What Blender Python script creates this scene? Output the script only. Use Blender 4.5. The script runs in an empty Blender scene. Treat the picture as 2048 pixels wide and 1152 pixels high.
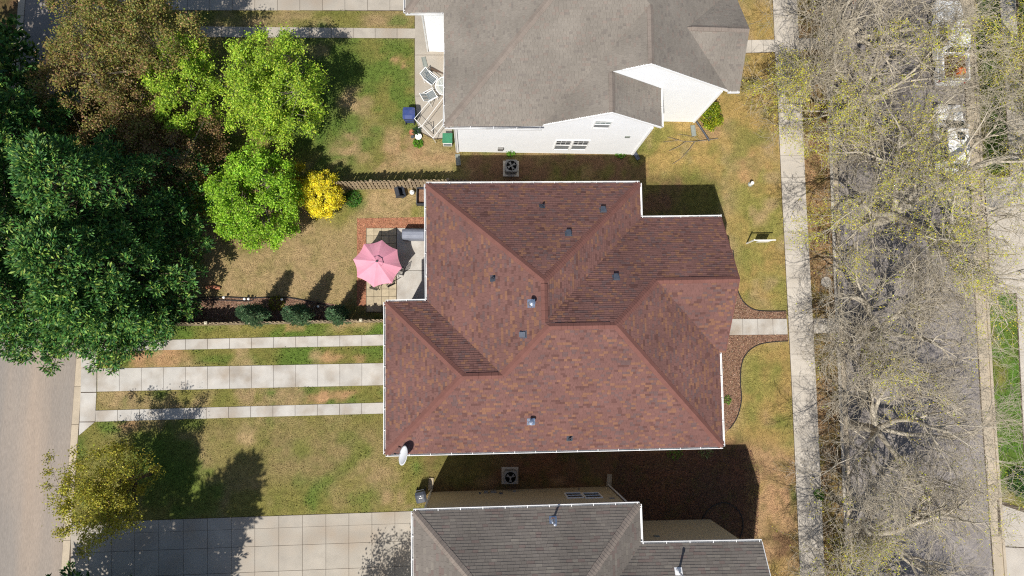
import bpy, math, random
import numpy as np
from mathutils import Matrix, Vector
rnd = random.Random(7)
rng = np.random.default_rng(7)
scene = bpy.context.scene
col = scene.collection

# ------------------------------------------------------------------ camera
F, H, CX, CY = 1365.0, 44.0, 1024.0, 576.0
NAX, NAY = -70.4, 145.4                       # where the point straight below the drone falls, off the picture centre
def cam_rot():
    z = -np.array([NAX, -NAY, -F]); z /= np.linalg.norm(z)
    x = np.array([1.0, 0, 0]); x -= z*(x@z); x /= np.linalg.norm(x)
    return np.array([x, np.cross(z, x), z])
R = cam_rot()
cam = bpy.data.cameras.new('camera'); cam.sensor_width = 36.0; cam.lens = F/2048*36.0
cam.clip_start = 0.5; cam.clip_end = 2000.0
camo = bpy.data.objects.new('camera', cam); col.objects.link(camo)
camo.matrix_world = Matrix.Translation((0, 0, H)) @ Matrix(R.tolist()).to_4x4()
scene.camera = camo
# ------------------------------------------------------------------ sky, sun, exposure
EL = math.radians(56.5); SDX, SDY = 0.454, 0.891          # horizontal direction in which shadows fall
w = bpy.data.worlds.new('World'); scene.world = w; w.use_nodes = True
nt = w.node_tree; nt.nodes.clear()
sky = nt.nodes.new('ShaderNodeTexSky'); sky.sky_type = 'NISHITA'; sky.sun_disc = False
sky.sun_elevation = EL; sky.sun_rotation = math.atan2(-SDX, -SDY)
bg = nt.nodes.new('ShaderNodeBackground'); bg.inputs[1].default_value = 0.092
out = nt.nodes.new('ShaderNodeOutputWorld')
nt.links.new(sky.outputs[0], bg.inputs[0]); nt.links.new(bg.outputs[0], out.inputs[0])
sl = bpy.data.lights.new('sun', 'SUN'); sl.energy = 5.0; sl.angle = math.radians(0.53); sl.color = (1.0, 0.955, 0.88)
so = bpy.data.objects.new('sun', sl); col.objects.link(so); so.location = (-30, -50, 80)
so.rotation_euler = Vector((SDX*math.cos(EL), SDY*math.cos(EL), -math.sin(EL))).to_track_quat('-Z', 'Y').to_euler()
scene.view_settings.view_transform = 'Standard'; scene.view_settings.look = 'None'
scene.view_settings.exposure = 0.26; scene.view_settings.gamma = 1.0
scene.render.engine = 'CYCLES'
scene.cycles.filter_width = 1.15; scene.cycles.use_denoising = False; scene.cycles.denoiser = 'OPENIMAGEDENOISE'; scene.cycles.denoising_input_passes = 'RGB_ALBEDO_NORMAL'; scene.cycles.denoising_prefilter = 'ACCURATE'
scene.cycles.max_bounces = 6; scene.cycles.transparent_max_bounces = 4

# ------------------------------------------------------------------ helpers
def ray(px, py): return R @ np.array([(px-CX)/F, -(py-CY)/F, -1.0])
def G(px, py, z=0.0):                          # photo point -> place at height z
    d = ray(px, py); t = (z-H)/d[2]
    return np.array([d[0]*t, d[1]*t, z])
def on_plane(px, py, n, c):                    # place where the line of sight meets plane n.x = c
    d = ray(px, py); o = np.array([0, 0, H]); t = (c-n@o)/(n@d); return o+t*d
def lin(r, g, b, k=1.0):
    f = lambda v: ((v/255+0.055)/1.055)**2.4 if v > 10 else v/255/12.92
    return (f(r)*k, f(g)*k, f(b)*k)
def tag(o, label=None, cat=None, group=None, kind=None):
    if label: o['label'] = label
    if cat: o['category'] = cat
    if group: o['group'] = group
    if kind: o['kind'] = kind
    return o
def empty(name, loc, label=None, cat=None, group=None, rz=0.0, kind=None):
    o = bpy.data.objects.new(name, None); col.objects.link(o); o.empty_display_size = 0.2
    o.location = loc; o.rotation_euler[2] = rz
    return tag(o, label, cat, group, kind)
def link(me, name, mat, parent=None):
    o = bpy.data.objects.new(name, me); col.objects.link(o)
    if mat is not None and not me.materials: me.materials.append(mat)
    if parent is not None:
        o.parent = parent                      # children keep coordinates local to the parent's own frame
    return o
def np_mesh(name, V, faces, cols=None, smooth=False):
    """V (n,3); faces (m,k) int; cols (m,3) colour per face"""
    V = np.ascontiguousarray(V, dtype=np.float32); faces = np.ascontiguousarray(faces, dtype=np.int32)
    m, k = faces.shape
    me = bpy.data.meshes.new(name)
    me.vertices.add(len(V)); me.vertices.foreach_set('co', V.ravel())
    me.loops.add(m*k); me.loops.foreach_set('vertex_index', faces.ravel())
    me.polygons.add(m); me.polygons.foreach_set('loop_start', np.arange(0, m*k, k, dtype=np.int32))
    me.polygons.foreach_set('loop_total', np.full(m, k, dtype=np.int32))
    if smooth: me.polygons.foreach_set('use_smooth', np.ones(m, dtype=bool))
    me.update(calc_edges=True)
    if cols is not None:
        a = me.color_attributes.new('col', 'FLOAT_COLOR', 'CORNER')
        c4 = np.ones((m, k, 4), dtype=np.float32); c4[:, :, :3] = np.asarray(cols, dtype=np.float32)[:, None, :]
        a.data.foreach_set('color', c4.ravel())
    return me
class MB:
    def __init__(s): s.v = []; s.f = []; s.c = []
    def face(s, pts, c=None):
        b = len(s.v); s.v += [tuple(map(float, p)) for p in pts]; s.f.append(list(range(b, b+len(pts)))); s.c.append(c)
    def box(s, c, d, rz=0.0, tilt=None, taper=1.0, colr=None):
        cx, cy, cz = c; dx, dy, dz = d[0]/2, d[1]/2, d[2]/2
        ca, sa = math.cos(rz), math.sin(rz); P = []
        for zz, k in ((-dz, 1.0), (dz, taper)):
            for xx, yy in ((-dx, -dy), (dx, -dy), (dx, dy), (-dx, dy)):
                q = Vector((xx*k, yy*k, zz))
                if tilt is not None: q = tilt @ q
                P.append((cx+q.x*ca-q.y*sa, cy+q.x*sa+q.y*ca, cz+q.z))
        b = len(s.v); s.v += P
        for f in ((3, 2, 1, 0), (4, 5, 6, 7), (0, 1, 5, 4), (1, 2, 6, 5), (2, 3, 7, 6), (3, 0, 4, 7)):
            s.f.append([b+i for i in f]); s.c.append(colr)
        return s
    def prism(s, poly, z0, z1, colr=None, cap=True, bottom=True):
        a = sum(poly[i][0]*poly[(i+1) % len(poly)][1]-poly[(i+1) % len(poly)][0]*poly[i][1] for i in range(len(poly)))
        if a < 0: poly = poly[::-1]
        n = len(poly); b = len(s.v)
        s.v += [(float(p[0]), float(p[1]), float(z0)) for p in poly]+[(float(p[0]), float(p[1]), float(z1)) for p in poly]
        for i in range(n):
            j = (i+1) % n; s.f.append([b+i, b+j, b+n+j, b+n+i]); s.c.append(colr)
        if cap: s.f.append([b+n+i for i in range(n)]); s.c.append(colr)
        if bottom: s.f.append([b+i for i in range(n)][::-1]); s.c.append(colr)
        return s
    def tube(s, pts, r, n=6, colr=None, caps=True):
        rr = r if isinstance(r, (list, tuple)) else [r]*len(pts)
        P = [Vector([float(q) for q in p]) for p in pts]; b = len(s.v); prev = None
        for i, p in enumerate(P):
            d = (P[min(i+1, len(P)-1)]-P[max(i-1, 0)]).normalized()
            a = Vector((0, 0, 1)) if abs(d.z) < 0.9 else Vector((1, 0, 0))
            u = d.cross(a).normalized() if prev is None else (prev-d*prev.dot(d)).normalized()
            prev = u; v = d.cross(u)
            for k in range(n):
                t = 2*math.pi*k/n; q = p+(u*math.cos(t)+v*math.sin(t))*rr[i]; s.v.append(tuple(q))
        for i in range(len(P)-1):
            for k in range(n):
                k2 = (k+1) % n
                s.f.append([b+i*n+k, b+i*n+k2, b+(i+1)*n+k2, b+(i+1)*n+k]); s.c.append(colr)
        if caps:
            s.f.append([b+k for k in range(n)][::-1]); s.c.append(colr)
            s.f.append([b+(len(P)-1)*n+k for k in range(n)]); s.c.append(colr)
        return s
    def lathe(s, prof, c=(0, 0, 0), n=20, sx=1.0, sy=1.0, colr=None, wob=None):
        b = len(s.v)
        for (r, z) in prof:
            for k in range(n):
                t = 2*math.pi*k/n; q = r*(1 if wob is None else wob(t, z)); s.v.append((c[0]+q*sx*math.cos(t), c[1]+q*sy*math.sin(t), c[2]+z))
        for i in range(len(prof)-1):
            for k in range(n):
                k2 = (k+1) % n; s.f.append([b+i*n+k, b+i*n+k2, b+(i+1)*n+k2, b+(i+1)*n+k]); s.c.append(colr)
        s.f.append([b+k for k in range(n)][::-1]); s.c.append(colr)
        s.f.append([b+(len(prof)-1)*n+k for k in range(n)]); s.c.append(colr)
        return s
    def loft(s, secs, colr=None, close=True):
        n = len(secs[0]); b = len(s.v)
        for q in secs: s.v += [tuple(map(float, p)) for p in q]
        for i in range(len(secs)-1):
            for k in range(n if close else n-1):
                k2 = (k+1) % n; s.f.append([b+i*n+k, b+i*n+k2, b+(i+1)*n+k2, b+(i+1)*n+k]); s.c.append(colr)
        s.f.append([b+k for k in range(n)][::-1]); s.c.append(colr)
        s.f.append([b+(len(secs)-1)*n+k for k in range(n)]); s.c.append(colr)
        return s
    def mesh(s, name, smooth=False, origin=None):
        v = s.v if origin is None else [(p[0]-origin[0], p[1]-origin[1], p[2]-origin[2]) for p in s.v]
        me = bpy.data.meshes.new(name); me.from_pydata(v, [], s.f); me.update()
        if any(c is not None for c in s.c):
            a = me.color_attributes.new('col', 'FLOAT_COLOR', 'CORNER'); L = []
            for f, c in zip(s.f, s.c): L += [*(c or (0.5, 0.5, 0.5)), 1.0]*len(f)
            a.data.foreach_set('color', L)
        if smooth: me.polygons.foreach_set('use_smooth', [True]*len(me.polygons))
        return me
    def build(s, name, mat, parent=None, smooth=False, bevel=0.0):
        org = None
        if parent is not None:
            org = WLOC.get(parent.name)
        o = link(s.mesh(name, smooth, org), name, mat, parent)
        if bevel:
            m = o.modifiers.new('bevel', 'BEVEL'); m.width = bevel; m.segments = 2; m.limit_method = 'ANGLE'
        return o
WLOC = {}                                      # things whose Empty stands away from the origin while parts are given in place
def thing(name, loc, label, cat, group=None, kind=None):
    o = empty(name, loc, label, cat, group, 0.0, kind); WLOC[o.name] = tuple(map(float, loc)); return o
def inside(P, poly):
    x, y = P[:, 0], P[:, 1]; r = np.zeros(len(P), dtype=bool); n = len(poly)
    for i in range(n):
        x0, y0 = poly[i][:2]; x1, y1 = poly[(i+1) % n][:2]
        if y0 == y1: continue
        c = ((y0 > y) != (y1 > y)) & (x < (x1-x0)*(y-y0)/(y1-y0)+x0); r ^= c
    return r
HARD = []                                      # outlines on which no grass grows
def vnoise(P, cell, seed):
    g = np.random.default_rng(seed).random((256, 256)); q = P[:, :2]/cell+97.3
    i = np.floor(q).astype(int); f = q-i; f = f*f*(3-2*f); a, b = i[:, 0] % 256, i[:, 1] % 256; a2, b2 = (a+1) % 256, (b+1) % 256
    return (g[a, b]*(1-f[:, 0])+g[a2, b]*f[:, 0])*(1-f[:, 1])+(g[a, b2]*(1-f[:, 0])+g[a2, b2]*f[:, 0])*f[:, 1]

# ------------------------------------------------------------------ materials
def new_mat(name):
    m = bpy.data.materials.new(name); m.use_nodes = True; n = m.node_tree.nodes; n.clear()
    o = n.new('ShaderNodeOutputMaterial'); p = n.new('ShaderNodeBsdfPrincipled'); m.node_tree.links.new(p.outputs[0], o.inputs[0])
    return m, n, m.node_tree.links, p, o
def surf(name, c, rough=0.7, var=0.0, scale=3.0, bump=0.0, bscale=40.0, metal=0.0, attr=False, fine=0.0, fscale=60.0, objvar=0.0, spec=0.5, stain=None, sscale=0.6, samt=0.5, stretch=(1, 1, 1)):
    """plain or per-face colour, varied by noise in place coordinates; optional stains and relief"""
    m, n, l, p, o = new_mat(name); p.inputs['Roughness'].default_value = rough; p.inputs['Metallic'].default_value = metal
    p.inputs['Specular IOR Level'].default_value = spec
    geo = n.new('ShaderNodeNewGeometry')
    mp = n.new('ShaderNodeMapping'); l.new(geo.outputs['Position'], mp.inputs[0]); mp.inputs['Scale'].default_value = stretch
    if attr:
        a = n.new('ShaderNodeVertexColor'); a.layer_name = 'col'; cur = a.outputs[0]
    else:
        a = n.new('ShaderNodeRGB'); a.outputs[0].default_value = (*c, 1); cur = a.outputs[0]
    def mulnoise(cur, sc, amt, det=4.0):
        t = n.new('ShaderNodeTexNoise'); t.inputs['Scale'].default_value = sc; t.inputs['Detail'].default_value = det; l.new(mp.outputs[0], t.inputs[0])
        r = n.new('ShaderNodeMapRange'); r.inputs[1].default_value = 0.3; r.inputs[2].default_value = 0.7; r.inputs[3].default_value = 1-amt; r.inputs[4].default_value = 1+amt; l.new(t.outputs[0], r.inputs[0])
        x = n.new('ShaderNodeVectorMath'); x.operation = 'SCALE'; l.new(cur, x.inputs[0]); l.new(r.outputs[0], x.inputs['Scale']); return x.outputs[0]
    if stain:
        t = n.new('ShaderNodeTexNoise'); t.inputs['Scale'].default_value = sscale; t.inputs['Detail'].default_value = 6; l.new(mp.outputs[0], t.inputs[0])
        r = n.new('ShaderNodeMapRange'); r.inputs[1].default_value = 0.45; r.inputs[2].default_value = 0.75; r.inputs[4].default_value = samt; l.new(t.outputs[0], r.inputs[0])
        x = n.new('ShaderNodeMix'); x.data_type = 'RGBA'; l.new(r.outputs[0], x.inputs[0]); l.new(cur, x.inputs[6]); x.inputs[7].default_value = (*stain, 1); cur = x.outputs[2]
    if var: cur = mulnoise(cur, scale, var)
    if fine: cur = mulnoise(cur, fscale, fine, 2.0)
    if objvar:
        oi = n.new('ShaderNodeObjectInfo'); r = n.new('ShaderNodeMapRange'); r.inputs[3].default_value = 1-objvar; r.inputs[4].default_value = 1+objvar; l.new(oi.outputs['Random'], r.inputs[0])
        x = n.new('ShaderNodeVectorMath'); x.operation = 'SCALE'; l.new(cur, x.inputs[0]); l.new(r.outputs[0], x.inputs['Scale']); cur = x.outputs[0]
    l.new(cur, p.inputs['Base Color'])
    if bump:
        t = n.new('ShaderNodeTexNoise'); t.inputs['Scale'].default_value = bscale; t.inputs['Detail'].default_value = 4; l.new(mp.outputs[0], t.inputs[0])
        b = n.new('ShaderNodeBump'); b.inputs['Strength'].default_value = 1.0; b.inputs['Distance'].default_value = bump; l.new(t.outputs[0], b.inputs['Height']); l.new(b.outputs[0], p.inputs['Normal'])
    return m
def leafmat(name, trans=0.35, rough=0.5):
    m, n, l, p, o = new_mat(name); p.inputs['Roughness'].default_value = rough; p.inputs['Specular IOR Level'].default_value = 0.3
    a = n.new('ShaderNodeVertexColor'); a.layer_name = 'col'; l.new(a.outputs[0], p.inputs['Base Color'])
    t = n.new('ShaderNodeBsdfTranslucent'); l.new(a.outputs[0], t.inputs[0])
    x = n.new('ShaderNodeMixShader'); x.inputs[0].default_value = trans; l.new(p.outputs[0], x.inputs[1]); l.new(t.outputs[0], x.inputs[2]); l.new(x.outputs[0], o.inputs[0]); return m
def siding(name, c, pitch=0.11):
    m, n, l, p, o = new_mat(name); p.inputs['Roughness'].default_value = 0.55
    geo = n.new('ShaderNodeNewGeometry'); s = n.new('ShaderNodeSeparateXYZ'); l.new(geo.outputs['Position'], s.inputs[0])
    d = n.new('ShaderNodeMath'); d.operation = 'DIVIDE'; d.inputs[1].default_value = pitch; l.new(s.outputs[2], d.inputs[0])
    fr = n.new('ShaderNodeMath'); fr.operation = 'FRACT'; l.new(d.outputs[0], fr.inputs[0])
    b = n.new('ShaderNodeBump'); b.invert = True; b.inputs['Distance'].default_value = 0.005; l.new(fr.outputs[0], b.inputs['Height']); l.new(b.outputs[0], p.inputs['Normal'])
    t = n.new('ShaderNodeTexNoise'); t.inputs['Scale'].default_value = 1.5; t.inputs['Detail'].default_value = 5
    r = n.new('ShaderNodeMapRange'); r.inputs[3].default_value = 0.93; r.inputs[4].default_value = 1.05; l.new(t.outputs[0], r.inputs[0]); l.new(geo.outputs['Position'], t.inputs[0])
    x = n.new('ShaderNodeVectorMath'); x.operation = 'SCALE'; x.inputs[0].default_value = c; l.new(r.outputs[0], x.inputs['Scale']); l.new(x.outputs[0], p.inputs['Base Color']); return m
M = {}
M['lawn'] = surf('lawn', (0, 0, 0), 0.95, 0.20, 3.5, 0.03, 30.0, attr=True, fine=0.48, fscale=16.0, spec=0.1, stain=lin(100, 112, 50, .6), sscale=1.1, samt=.5)
M['tuft'] = leafmat('grass_blades', 0.3, 0.7)
M['leaf'] = leafmat('leaf', 0.42, 0.5)
M['needle'] = leafmat('needle', 0.22, 0.55)
M['bark'] = surf('bark', lin(150, 138, 122, .62), 0.9, 0.25, 3.0, 0.02, 25.0)
M['twig'] = surf('twig_bark', lin(200, 188, 166, .74), 0.9, 0.25, 1.2)
M['pale_bark'] = surf('pale_bark', lin(190, 180, 162, .75), 0.9, 0.28, 2.2, 0.01, 30.0)
M['dark_bark'] = surf('dark_bark', lin(96, 78, 64, .7), 0.95, 0.25, 3.0, 0.02, 25.0)
M['concrete'] = surf('concrete', lin(208, 203, 195, .64), 0.85, 0.10, 1.3, 0.004, 90.0, fine=0.10, fscale=30.0, objvar=0.05, stain=lin(168, 150, 128, .58), sscale=0.75, samt=0.75)
M['walk'] = surf('walk_concrete', lin(212, 203, 190, .66), 0.88, 0.12, 1.6, 0.005, 70.0, fine=0.13, fscale=22.0, objvar=0.05, stain=lin(150, 138, 122, .6), sscale=0.8, samt=0.5)
M['tan_concrete'] = surf('tan_concrete', lin(198, 189, 175, .60), 0.88, 0.12, 1.2, 0.004, 70.0, fine=0.12, fscale=26.0, objvar=0.04, stain=lin(160, 140, 118, .6), sscale=0.6, samt=0.6)
M['joint'] = surf('joint_soil', lin(96, 82, 68, .6), 0.95, 0.3, 8.0)
M['alley'] = surf('alley_asphalt', lin(174, 164, 154, .50), 0.9, 0.07, 0.5, 0.006, 60.0, fine=0.16, fscale=30.0, stain=lin(205, 182, 160, .6), sscale=0.22, samt=0.8, stretch=(1.6, 0.13, 1))
M['street'] = surf('street_asphalt', lin(168, 160, 156, .55), 0.9, 0.12, 0.8, 0.006, 60.0, fine=0.2, fscale=26.0, stain=lin(128, 118, 112, .55), sscale=0.5, samt=0.6)
M['gutter_con'] = surf('gutter_concrete', lin(206, 190, 166, .62), 0.88, 0.1, 1.5, fine=0.12, fscale=24.0, objvar=0.04)
M['white'] = surf('white_paint', (0.80, 0.80, 0.79), 0.45, 0.03, 2.0)
M['white_metal'] = surf('white_gutter_metal', (0.66, 0.66, 0.65), 0.5, 0.12, 1.5)
M['vinyl'] = siding('white_siding', (0.85, 0.865, 0.88))
M['beige'] = siding('beige_siding', lin(218, 204, 172, .72), 0.13)
M['tan_wall'] = siding('tan_siding', lin(190, 170, 145, .6), 0.13)
M['deck'] = surf('roof_underlay', lin(60, 48, 46, .6), 0.95)
M['shingle'] = surf('shingle', (0, 0, 0), 0.92, 0.10, 0.5, 0.004, 120.0, attr=True, fine=0.20, fscale=55.0, spec=0.25)
M['red_cap'] = surf('red_cap', lin(138, 95, 86, .60), 0.92, 0.10, 2.0, 0.004, 90.0, fine=0.15, fscale=40.0, spec=0.2)
M['grey_cap'] = surf('grey_cap', lin(150, 138, 128, .62), 0.92, 0.12, 2.0, 0.004, 90.0, fine=0.15, fscale=40.0, spec=0.2)
M['soffit'] = surf('soffit', (0.7, 0.7, 0.68), 0.6)
M['lead'] = surf('grey_metal', lin(110, 116, 126, .8), 0.4, 0.15, 8.0, metal=0.6)
M['bright_metal'] = surf('galvanised_metal', lin(200, 205, 212), 0.25, 0.1, 8.0, metal=0.9)
M['blackmetal'] = surf('black_metal', (0.02, 0.02, 0.022), 0.5, 0.1, 10.0)
M['rubber'] = surf('black_rubber', (0.018, 0.018, 0.02), 0.8)
M['wood'] = surf('fence_wood', lin(196, 174, 140, .62), 0.85, 0.18, 1.2, 0.003, 60.0, objvar=0.16, stain=lin(150, 134, 116, .6), sscale=1.2, samt=0.8, stretch=(3, 3, 0.6))
M['post_cap'] = surf('post_cap', lin(226, 218, 190, .7), 0.6, 0.1, 6.0)
M['pink'] = surf('pink_canvas', lin(226, 152, 172, .78), 0.8, 0.05, 1.5, 0.003, 60.0, stain=lin(222, 176, 186, .8), sscale=1.4, samt=0.35)
M['glass'] = surf('dark_glass', (0.02, 0.028, 0.035), 0.06, spec=0.8)
M['screen'] = surf('window_screen', lin(150, 154, 156, .6), 0.6, 0.08, 6.0)
M['clear_glass'] = surf('green_glass', lin(140, 158, 158, .6), 0.08, 0.1, 5.0, spec=0.8)
M['ac_grey'] = surf('unit_grey', lin(172, 170, 166, .46), 0.5, 0.08, 4.0)
M['blue'] = surf('blue_plastic', lin(70, 88, 150, .6), 0.35, 0.12, 4.0, stain=lin(120, 118, 150, .6), sscale=2.5, samt=0.5)
M['green_plastic'] = surf('green_plastic', lin(70, 150, 110, .6), 0.5, 0.12, 5.0)
M['black_plastic'] = surf('black_plastic', lin(72, 78, 90, .55), 0.5, 0.1, 6.0)
M['terracotta'] = surf('terracotta', lin(200, 130, 96, .65), 0.85, 0.12, 8.0)
M['grey_cover'] = surf('grey_cover', lin(150, 156, 172, .6), 0.55, 0.08, 3.0, 0.01, 12.0)
M['strap'] = surf('grey_strap', lin(140, 152, 158, .6), 0.6, 0.1, 6.0)
M['mulch'] = surf('mulch', lin(158, 124, 102, .6), 0.95, 0.25, 5.0, 0.04, 26.0, fine=0.4, fscale=20.0, spec=0.1)
M['red_mulch'] = surf('red_mulch', lin(188, 134, 104, .62), 0.95, 0.18, 4.0, 0.03, 28.0, fine=0.35, fscale=24.0, spec=0.1)
M['paver'] = surf('paver', lin(206, 190, 160, .62), 0.9, 0.12, 4.0, 0.003, 70.0, fine=0.12, fscale=30.0, objvar=0.10)
M['edging'] = surf('edging', (0.02, 0.018, 0.018), 0.8)
M['car_white'] = surf('white_car_paint', (0.78, 0.78, 0.78), 0.22, 0.02, 2.0)
M['car_dark'] = surf('dark_car_paint', (0.02, 0.024, 0.035), 0.2)
M['rim'] = surf('wheel_rim', (0.5, 0.5, 0.52), 0.3, metal=0.8)
M['lamp'] = surf('lamp_glass', (0.7, 0.7, 0.72), 0.1)
M['red_lamp'] = surf('red_lamp_glass', (0.4, 0.02, 0.02), 0.15)
M['orange'] = surf('orange_plastic', lin(250, 120, 20, .8), 0.5)
M['bed_load'] = surf('leaf_debris', lin(150, 116, 76, .6), 0.95, 0.4, 9.0, 0.05, 20.0)
M['stone'] = surf('splash_block', lin(200, 184, 156, .6), 0.9, 0.15, 9.0, fine=0.2, fscale=30.0)
M['splash_grey'] = surf('grey_splash_block', lin(158, 164, 156, .6), 0.8, 0.1, 6.0)
M['dish'] = surf('dish_paint', (0.62, 0.63, 0.65), 0.4)

# ------------------------------------------------------------------ ground: one sheet with its own colours
def px_poly(p, z=0.0): return [G(x, y, z) for x, y in p]
xs = np.concatenate([[-600, -200, -80, -50], np.arange(-36, 42.01, 0.25), [60, 90, 220, 600]])
ys = np.concatenate([[-600, -200, -60, -30], np.arange(-18, 30.01, 0.25), [45, 80, 220, 600]])
gx, gy = np.meshgrid(xs, ys, indexing='xy'); GP = np.stack([gx.ravel(), gy.ravel()], 1)
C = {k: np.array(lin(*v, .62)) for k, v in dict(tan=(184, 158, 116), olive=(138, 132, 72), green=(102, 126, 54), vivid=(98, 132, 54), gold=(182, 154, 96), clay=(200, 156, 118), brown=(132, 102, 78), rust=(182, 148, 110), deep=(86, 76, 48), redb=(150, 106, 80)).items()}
def blur(m, it):
    a = m.reshape(len(ys), len(xs)).astype(float)
    for _ in range(it):
        a = (a+np.roll(a, 1, 0)+np.roll(a, -1, 0)+np.roll(a, 1, 1)+np.roll(a, -1, 1))/5
    return a.ravel()
GC = np.tile(C['olive'], (len(GP), 1))
n1, n2, n3, n4 = vnoise(GP, 2.6, 1), vnoise(GP, 0.9, 2), vnoise(GP, 0.45, 3), vnoise(GP, 1.6, 4)
def blend(mask, c): 
    global GC
    GC = GC*(1-mask[:, None])+c*mask[:, None]
def sm(v, a, b): t = np.clip((v-a)/(b-a), 0, 1); return t*t*(3-2*t)
blend(sm(n1*.6+n2*.4, .42, .7)*.75, C['green']); blend(sm(n4*.5+n3*.5, .5, .75)*.6, C['tan'])
def region(poly, base, second, t=.5, third=None, soft=4, amt=1.0, t3=.62):
    m = blur(inside(GP, px_poly(poly)), soft)*amt
    c = base+(second-base)*sm(n1*.45+n2*.35+n3*.2, t-.12, t+.14)[:, None]
    if third is not None: c = c+(third-c)*(sm(n4*.5+n2*.3+n3*.2, t3-.08, t3+.12)*.9)[:, None]
    blend(m, c)
region([(1440, -40), (1572, -40), (1600, 700), (1615, 1190), (1300, 1190), (1440, 800)], C['gold'], C['tan']*.97, .55, C['olive']*1.1, 3)
region([(1470, 330), (1570, 330), (1590, 640), (1470, 600)], C['gold']*.92, C['olive']*1.25, .5, C['tan'], 6)
region([(1480, 700), (1585, 690), (1600, 900), (1480, 900)], C['gold']*.9, C['olive']*1.25, .52, C['rust'], 6)
region([(1460, 880), (1600, 900), (1610, 1190), (1480, 1190)], C['rust'], C['gold']*.9, .55, C['brown'], 5)
region([(1590, -40), (1675, -40), (1680, 640), (1700, 1190), (1630, 1190), (1610, 500)], C['rust']*.95, C['gold']*.8, .52, C['olive']*.9, 2)
region([(360, 330), (720, 400), (720, 640), (340, 640)], C['tan']*.92, C['tan']*.8+C['olive']*.15, .5, C['olive']*.95, 5, t3=.66)
region([(640, 370), (850, 370), (850, 450), (640, 450)], C['tan'], C['olive']*1.1, .58, None, 5)
region([(560, 70), (835, 75), (850, 300), (930, 345), (560, 350)], C['olive'], C['tan']*.9, .55, C['green'], 5, t3=.55)
region([(780, 255), (935, 300), (935, 345), (700, 345)], C['tan'], C['rust'], .5, C['olive'], 8)
region([(590, 20), (815, 22), (815, 55), (400, 55)], C['tan']*.85, C['olive'], .6, None, 3)
region([(925, 300), (1310, 300), (1310, 440), (925, 440)], C['brown']*1.05, C['olive']*.9, .55, C['rust']*.8, 5)
region([(1290, 150), (1460, 150), (1460, 360), (1290, 360)], C['gold'], C['olive']*1.15, .6, C['tan'], 5)
region([(1285, 345), (1440, 355), (1440, 470), (1285, 470)], C['brown']*.95, C['olive']*.8, .5, None, 5)  # brown litter tone confined to the main house's cast shadow, shade partly in the colour
region([(150, 690), (770, 690), (770, 730), (150, 730)], C['olive']*.95, C['green'], .5, C['tan'], 1)
region([(250, 640), (770, 640), (770, 680), (250, 680)], C['olive'], C['green'], .5, C['tan']*.95, 1)
region([(190, 775), (770, 770), (770, 820), (190, 820)], C['olive'], C['tan']*.85, .45, C['green'], 1)
region([(150, 835), (880, 820), (880, 1030), (150, 1040)], C['olive']*.97, C['tan']*.82, .52, C['green'], 4, t3=.56)
region([(400, 850), (800, 850), (700, 960), (420, 960)], C['tan']*.72, C['olive'], .5, None, 10, .7)
region([(850, 880), (1490, 880), (1490, 1120), (850, 1120)], C['brown']*.95, C['redb']*.8, .5, C['deep']*1.3, 4)  # mulch brown plus the dark look of the shaded gap, painted into the ground
region([(1230, 900), (1480, 900), (1500, 945), (1490, 1080), (1290, 1080), (1225, 990)], C['redb']*.95, C['brown']*.95, .5, None, 5)  # outline follows the beige house's cast shadow; its darker look is partly painted
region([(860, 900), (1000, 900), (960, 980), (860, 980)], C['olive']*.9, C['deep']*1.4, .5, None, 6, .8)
region([(1955, -40), (2010, -40), (2025, 345), (1975, 345)], C['vivid']*.75, C['green']*.7, .5, C['olive']*.7, 1)
region([(1975, 580), (2048, 580), (2060, 1010), (1990, 960)], C['vivid']*1.0, C['olive']*1.15, .55, C['green'], 1)
region([(2030, -40), (2120, -40), (2120, 560), (2050, 560)], C['olive']*.9, C['green'], .5, None, 2)
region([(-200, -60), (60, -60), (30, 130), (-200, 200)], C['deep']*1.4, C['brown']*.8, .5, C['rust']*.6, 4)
region([(-60, 560), (14, 560), (0, 1000), (-60, 1152)], C['rust']*.8, C['vivid']*.8, .5, None, 2)
def spot(px, py, r, c, amt=0.9, ay=1.0):
    g = G(px, py); d = np.hypot(GP[:, 0]-g[0], (GP[:, 1]-g[1])/ay)/r+(n2-.5)*.9+(n3-.5)*.6
    blend(sm(-d, -1.0, -0.45)*amt, c)
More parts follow.
